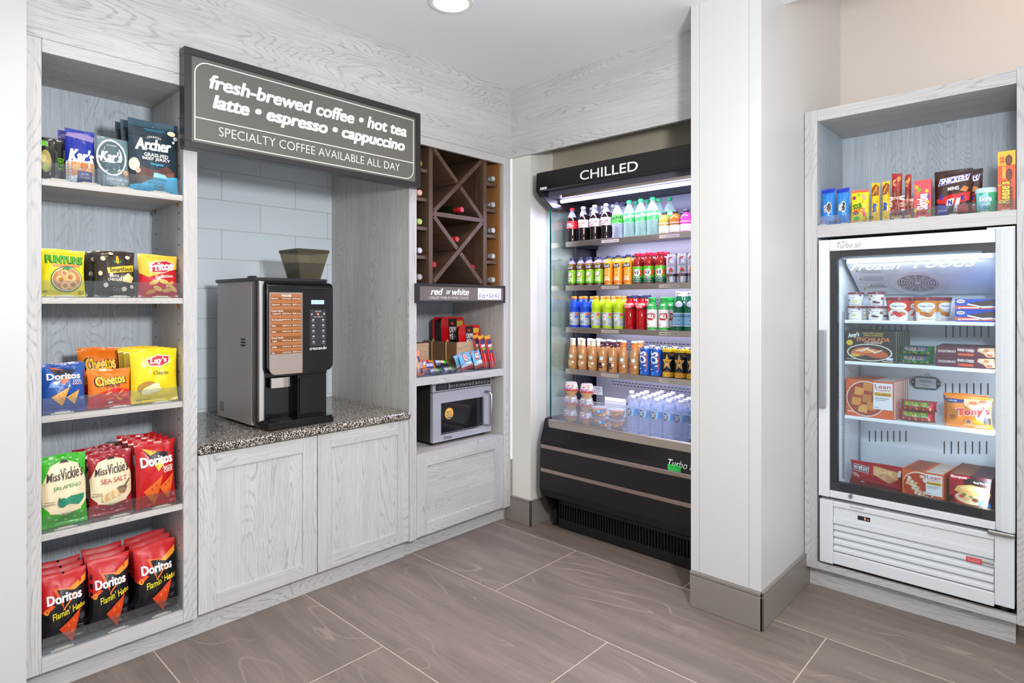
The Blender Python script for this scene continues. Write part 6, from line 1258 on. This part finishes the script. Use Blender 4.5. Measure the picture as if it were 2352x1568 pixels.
# enchilada boxes
w, h = wpx(1932, 2046, FY), AY(1990, 760, FY)[1] - g2
ench = carton('frozen_meal_box', w, .024, h, '2a241e', [T("Amy's", .16, .84, .24, .18, 'f4f0e6', b=.03, s=.3, r=12), T('MADE WITH ORGANIC', .56, .92, .42, .05, 'e8c83a', b=.012), T('CORN & TOMATOES', .56, .85, .38, .05, 'e8c83a', b=.012), T('ENCHILADA', .56, .73, .66, .13, 'e8803a', b=.02, arc=-.01), T('CHEESE', .56, .62, .36, .06, 'f2d8b8', b=.025), E(.08, .6, .07, .09, 'e8c02a'), E(.48, .3, .46, .28, 'e8e0cc'), E(.48, .3, .43, .25, '3a2a1c'), E(.32, .32, .22, .14, 'd8702a', 12), E(.6, .28, .26, .14, 'c85a1e', -8), E(.45, .36, .2, .08, 'e8903a'), E(.4, .4, .1, .025, 'f6ead0', 30), E(.52, .36, .12, .02, 'f6ead0', -20), E(.3, .36, .1, .02, 'f6ead0', 10), E(.66, .34, .1, .02, 'f6ead0', 25), E(.2, .2, .1, .05, 'e8b04a'), R(.82, .08, .95, .16, 'd8e0f0'), R(.02, .06, .2, .08, 'd8c8a0'), R(.74, .02, .96, .05, 'd8c8a0')], [R(.05, .2, .95, .8, '4a3a2a')], None, '8a8a78')
GE = 'enchilada dinner boxes'; fput(ench, 1932, 2046, FY, g2 + .001, 'dark enchilada dinner box at the front of the second freezer shelf', 'frozen meal box', GE, rz=-.03)
for k in range(6): dup(ench, (ench.location.x + .004 * (k + 1), FY + .0265 * (k + 1), g2 + .001), 'dark enchilada dinner box, %s in the row from the front' % ORD[k + 1], rz=-.03)
BUR = lambda base, lab, txt: (base, [R(.12, .5, .82, .92, lab), T('BURRITO', .47, .72, .6, .26, 'e8b82a', b=.03), R(.2, .54, .74, .58, 'c9c9a8')] + [q for k in range(5) for q in (R(.14 + .18 * k, .12, .16 + .18 * k, .42, 'd9b04a'), R(.11 + .18 * k, .25, .19 + .18 * k, .3, 'd9b04a'))] + [R(.02, 0, .98, .06, 'd9d9d2')])
def burr(spec, u0, u1, hz, zb, lb, group, seed, dx=0.):
    w = wpx(u0, u1, FY); o = bag('burrito_pack', w, hz, .085, spec[0], spec[1], seed, 'roll'); return fput(o, u0, u1, FY + .045, zb, lb, 'burrito', group, rz=.02)
hz = (AY(2100, 791, FY)[1] - AY(2100, 833, FY)[1]) / 2
GB = BUR('1f7a3a', '22328a', ''); RB = BUR('b01c28', '2a8a3a', '')
b1 = burr(GB, 2064, 2146, hz, g2 + .001, 'green wrapped burrito, lower of two beside the enchilada boxes', 'green burritos', 80)
dup(b1, (b1.location.x + .004, b1.location.y + .004, g2 + .001 + hz), 'green wrapped burrito, upper of two beside the enchilada boxes', rz=-.03)
DIG = [P([(0, 0), (1, 0), (1, 1), (0, 1)], '5e2432'), T('DIGIORNO', .19, .5, .3, .24, 'e8dcd2', b=.025), T('HAND-TOSSED', .51, .66, .28, .26, 'f0e8e0', b=.03, r=-3), R(.38, .12, .64, .36, 'e2562a'), P([(.72, .92), (.98, .98), (.99, .1), (.86, .06), (.8, .4), (.7, .6)], 'd9b08a'), E(.84, .7, .06, .14, 'c87a4a'), E(.92, .5, .05, .14, 'f0dcc0'), E(.9, .26, .05, .12, 'b9643a'), E(.78, .76, .04, .1, 'f0dcc0')]
w, h = wpx(2150, 2287, FY), (AY(2218, 799, FY)[1] - AY(2218, 846, FY)[1]) / 2
dg = carton('pizza_box', w, .2, h, '5e2432', DIG, [R(.04, .1, .96, .9, '6a3a3a')]); fput(dg, 2150, 2287, FY, g2 + .001, 'maroon frozen pizza box, lower of two on the second freezer shelf', 'frozen food box', 'maroon pizza boxes')
dup(dg, (dg.location.x, FY + .002, g2 + .0016 + h), 'maroon frozen pizza box, upper of two on the second freezer shelf', rz=.01)
# third shelf
def lean_(pic): return [E(.42, .49, .41, .485, 'f4e4d0')] + pic + [R(.58, .24, .97, .95, 'f4f2f0'), T('Lean', .77, .86, .32, .11, 'e2542a', b=.02), T('+cuisine', .77, .765, .3, .06, 'e2542a', b=.015), R(.6, .6, .95, .7, 'f2b41c'), T('Comfort', .77, .65, .3, .075, '3a2a1a', b=.01, s=.2), R(.61, .53, .9, .55, '8a8a8a'), R(.61, .48, .84, .5, 'a8a8a8'), R(.61, .28, .7, .3, 'a8a8a8'), R(.04, .1, .2, .13, 'f6d8c0')]
rav = [E(.42, .49, .39, .46, '8a2a12'), E(.42, .5, .37, .45, 'a83a18')] + [P([(x - .1, y - .09), (x + .09, y - .12), (x + .11, y + .1), (x - .08, y + .12)], c) for x, y, c in ((.28, .68, 'e8a044'), (.46, .82, 'd98a34'), (.22, .4, 'e09438'), (.44, .5, 'c87a2c'), (.36, .22, 'eaa84c'), (.54, .3, 'd98a34'))] + [E(x, y, .05, .02, 'c83a1c', 30) for x, y in ((.34, .56), (.5, .66), (.3, .3), (.48, .16), (.16, .56))]
w, h = wpx(1933, 2044, FY), AY(1988, 873, FY)[1] - g3
GL = 'orange ravioli dinner boxes'; lc = carton('frozen_meal_box', w, .023, h, 'e2601e', lean_(rav), [R(.58, .0, .97, 1, 'e4e0dc'), R(.1, .1, .5, .9, 'b9703a')], None, 'd9d4cc')
fput(lc, 1933, 2044, FY, g3 + .001, 'orange cheese ravioli dinner box at the front of the third freezer shelf', 'frozen meal box', GL, rz=-.03)
for k in range(7): dup(lc, (lc.location.x + .003 * (k + 1), FY + .0255 * (k + 1), g3 + .001), 'orange cheese ravioli box, %s in the row from the front' % (ORD + ['eighth'])[k + 1], rz=-.03)
hz = (AY(2100, 921, FY)[1] - AY(2100, 969, FY)[1]) / 2
b1 = burr(RB, 2064, 2150, hz, g3 + .001, 'red wrapped burrito with green label, lower of two', 'red burritos', 82); dup(b1, (b1.location.x + .006, b1.location.y + .004, g3 + .001 + hz), 'red wrapped burrito with green label, upper of two', rz=-.05)
w, h = wpx(2172, 2281, FY), AY(2226, 913, FY)[1] - g3
ton = bag('pizza_bag', w, h, .05, 'e8861c', [P([(.0, .9), (.44, .88), (.36, .78), (.0, .76)], '26307a'), T('PEPPERONI', .13, .83, .2, .05, 'e8e8f4', b=.012), P([(.4, .92), (.98, .92), (.98, .3), (.8, .2), (.7, .5), (.4, .7)], 'dcb287'), E(.6, .8, .1, .06, 'c8683a'), E(.8, .86, .09, .05, 'b9563a'), E(.9, .68, .08, .06, 'c8683a'), E(.78, .36, .14, .1, 'e6cfa8'), T("Tony's", .6, .5, .74, .32, 'f6ece4', b=.06, s=.1, r=8), T("Tony's", .6, .505, .72, .3, 'd0201c', b=.035, s=.1, r=8), E(.5, .2, .07, .07, 'f0e8d8'), E(.5, .2, .06, .06, '8a6a4a'), R(.84, .16, .98, .36, '2a2a34'), T('420', .13, .34, .14, .08, 'a8481c', b=.02), T('CALORIES', .13, .27, .16, .04, 'a8481c'), R(.4, .08, .9, .11, 'f6d0a0'), R(.6, .03, .9, .05, 'f6d0a0')], 84, 'pillow')
fput(ton, 2172, 2281, FY + .02, g3 + .001, 'orange frozen pizza bag at the right of the third freezer shelf', 'pizza bag', 'orange pizza bags', rz=.05, lean=.1); dup(ton, (ton.location.x - .02, FY + .095, g3 + .003), 'orange frozen pizza bag behind the front one', rot=(-.05, 0, .1))
# freezer floor
w, h = wpx(1929, 2054, FY), AY(1996, 1070, FY)[1] - gf
hot = bag('snack_pack', w, h, .1, 'b01a22', [P([(.46, .88), (.92, .78), (.95, .5), (.8, .3), (.5, .55)], 'd9a46a'), E(.66, .7, .18, .12, 'e2b27a', -8), E(.75, .5, .14, .12, 'c88a54', -15), P([(.06, .6), (.4, .54), (.4, .8), (.07, .86)], 'f4ecec'), P([(.07, .62), (.39, .56), (.39, .78), (.08, .84)], '4a141a'), T('HOTPOCKETS', .235, .7, .28, .14, 'f8f4f4', b=.03, r=-5), T('HAM &', .12, .48, .14, .07, 'f0d8d8', b=.02, r=-6), T('CHEESE', .14, .4, .18, .07, 'f0d8d8', b=.02, r=-6), E(.28, .14, .05, .07, 'f0e8e8'), R(.93, .6, .98, .85, 'f0f0f0'), P([(0, 0), (1, 0), (1, .1), (0, .2)], '8a121a')], 86)
fput(hot, 1929, 2054, FY + .06, gf + .001, 'red sandwich pack with pastry picture on the freezer floor, left', 'snack pack', None, rz=-.04, lean=.2)
piz = [E(.4, .47, .39, .465, 'f0c08a'), E(.4, .46, .38, .46, 'c8401c')] + [E(.12 + .56 * ((k * 37) % 100) / 100, .1 + .74 * ((k * 61) % 100) / 100, .06, .05, ('f4e2c8', 'e8b27a', 'f0d0a8')[k % 3], k * 40) for k in range(22)]
w, h = wpx(2072, 2168, FY), AY(2118, 1083, FY)[1] - gf
lp = carton('frozen_meal_box', w, .028, h, 'e2641e', lean_(piz), [R(.58, .0, .97, 1, 'cfc6ba'), R(.06, .1, .5, .9, '8a4a34')], None, 'c8561c')
GP = 'orange cheese pizza dinner boxes'; fput(lp, 2072, 2168, FY, gf + .001, 'orange cheese pizza dinner box at the front of the freezer floor', 'frozen meal box', GP, rz=-.04)
for k in range(6): dup(lp, (lp.location.x + .004 * (k + 1), FY + .033 * (k + 1), gf + .001), 'orange cheese pizza dinner box, %s from the front on the freezer floor' % ORD[k + 1], rz=-.04)
w, h = wpx(2180, 2279, FY), AY(2230, 1094, FY)[1] - gf
pp = carton('frozen_meal_box', w, .02, h, '3a1418', [P([(0, .3), (.4, .5), (.3, 1), (0, 1)], '9a1a20'), P([(0, .82), (.46, .9), (.5, .98), (.0, .98)], 'c81e2a'), T('Banquet', .23, .915, .38, .1, 'f8f4f4', b=.03, s=.15), R(.44, .78, 1, .92, '241a1a'), T('Beef Pot Pie', .75, .83, .34, .06, 'e8dccb', b=.01), E(.52, .3, .42, .22, 'a82028'), E(.52, .33, .38, .18, 'd8b890'), P([(.12, .5), (.2, .66), (.5, .74), (.86, .7), (.98, .54), (.95, .42), (.4, .42)], 'dca860'), E(.55, .62, .3, .08, 'e8bf7c'), E(.3, .36, .07, .05, 'c84a2a'), E(.44, .3, .07, .05, 'd8a06a'), E(.52, .38, .05, .04, '6a8a3a'), E(.62, .3, .08, .06, '6a3a24'), E(.36, .42, .05, .04, '5a7a2a'), E(.84, .2, .14, .15, '2a7ac8'), T('FLAKY', .84, .27, .16, .05, 'f0f6fc', b=.02), T('CRUST', .84, .2, .18, .05, 'f0f6fc', b=.02), T('SCRATCH', .84, .12, .18, .04, 'f0f6fc', b=.02), R(.04, .05, .1, .16, 'e83a44'), R(.12, .05, .18, .16, 'e83a44'), R(.2, .05, .26, .16, 'e83a44'), R(.28, .05, .34, .16, 'e83a44')], [R(.05, .1, .5, .9, '8a5a3a')], None, '6a2a2a')
GQ = 'dark red pot pie boxes'; fput(pp, 2180, 2279, FY, gf + .001, 'dark red pot pie box at the front right of the freezer floor', 'frozen meal box', GQ, rz=-.02)
for k in range(9): dup(pp, (pp.location.x + .002 * (k + 1), FY + .0245 * (k + 1), gf + .001), 'dark red pot pie box, %s in the row from the front' % (ORD + ['eighth', 'ninth', 'tenth'])[k + 1], rz=-.02)
# temperature sensor hanging from the second shelf
Ys = 3.452
xa, z1_ = AY(2093, 863, Ys); xb, z0_ = AY(2160, 896, Ys); t = thing('temperature_sensor', ((xa + xb) / 2, Ys, z0_), 'black temperature sensor tag hanging at the back of the freezer', 'sensor')
wd = xb - xa; hh = z1_ - z0_
q = B().prism([(xa + p[0], z0_ + p[1]) for p in ((.0, hh * .35), (wd * .1, hh * .1), (wd * .16, 0), (wd * .84, 0), (wd * .9, hh * .1), (wd, hh * .35), (wd, hh * .65), (wd * .9, hh * .9), (wd * .84, hh), (wd * .16, hh), (wd * .1, hh * .9), (0, hh * .65))], 1, Ys, Ys + .012, M('17191c', .4)); q.build('body', t, bevel=.002)
B().art([R(.14, .1, .86, .9, 'b9bec4'), T('optec', .5, .62, .4, .22, '2a2c34', b=.012), R(.3, .3, .7, .34, '6a6c74'), R(.4, .2, .6, .24, '6a6c74'), E(.06, .5, .025, .06, 'd8dce0'), E(.94, .5, .025, .06, 'd8dce0')], flat_y(Ys, xa, z0_), wd, hh).build('label', t)
B().tube([(xa + wd * .55, Ys + .004, z1_ - .002), (xa + wd * .48, Ys + .004, z1_ + .012), (xa + wd * .56, Ys + .004, z1_ + .018), (xa + wd * .66, Ys + .004, z1_ + .004), (xa + wd * .68, Ys - .001, z1_ - .006)], .0012, BLACK(), 6).build('wire_loop', t)
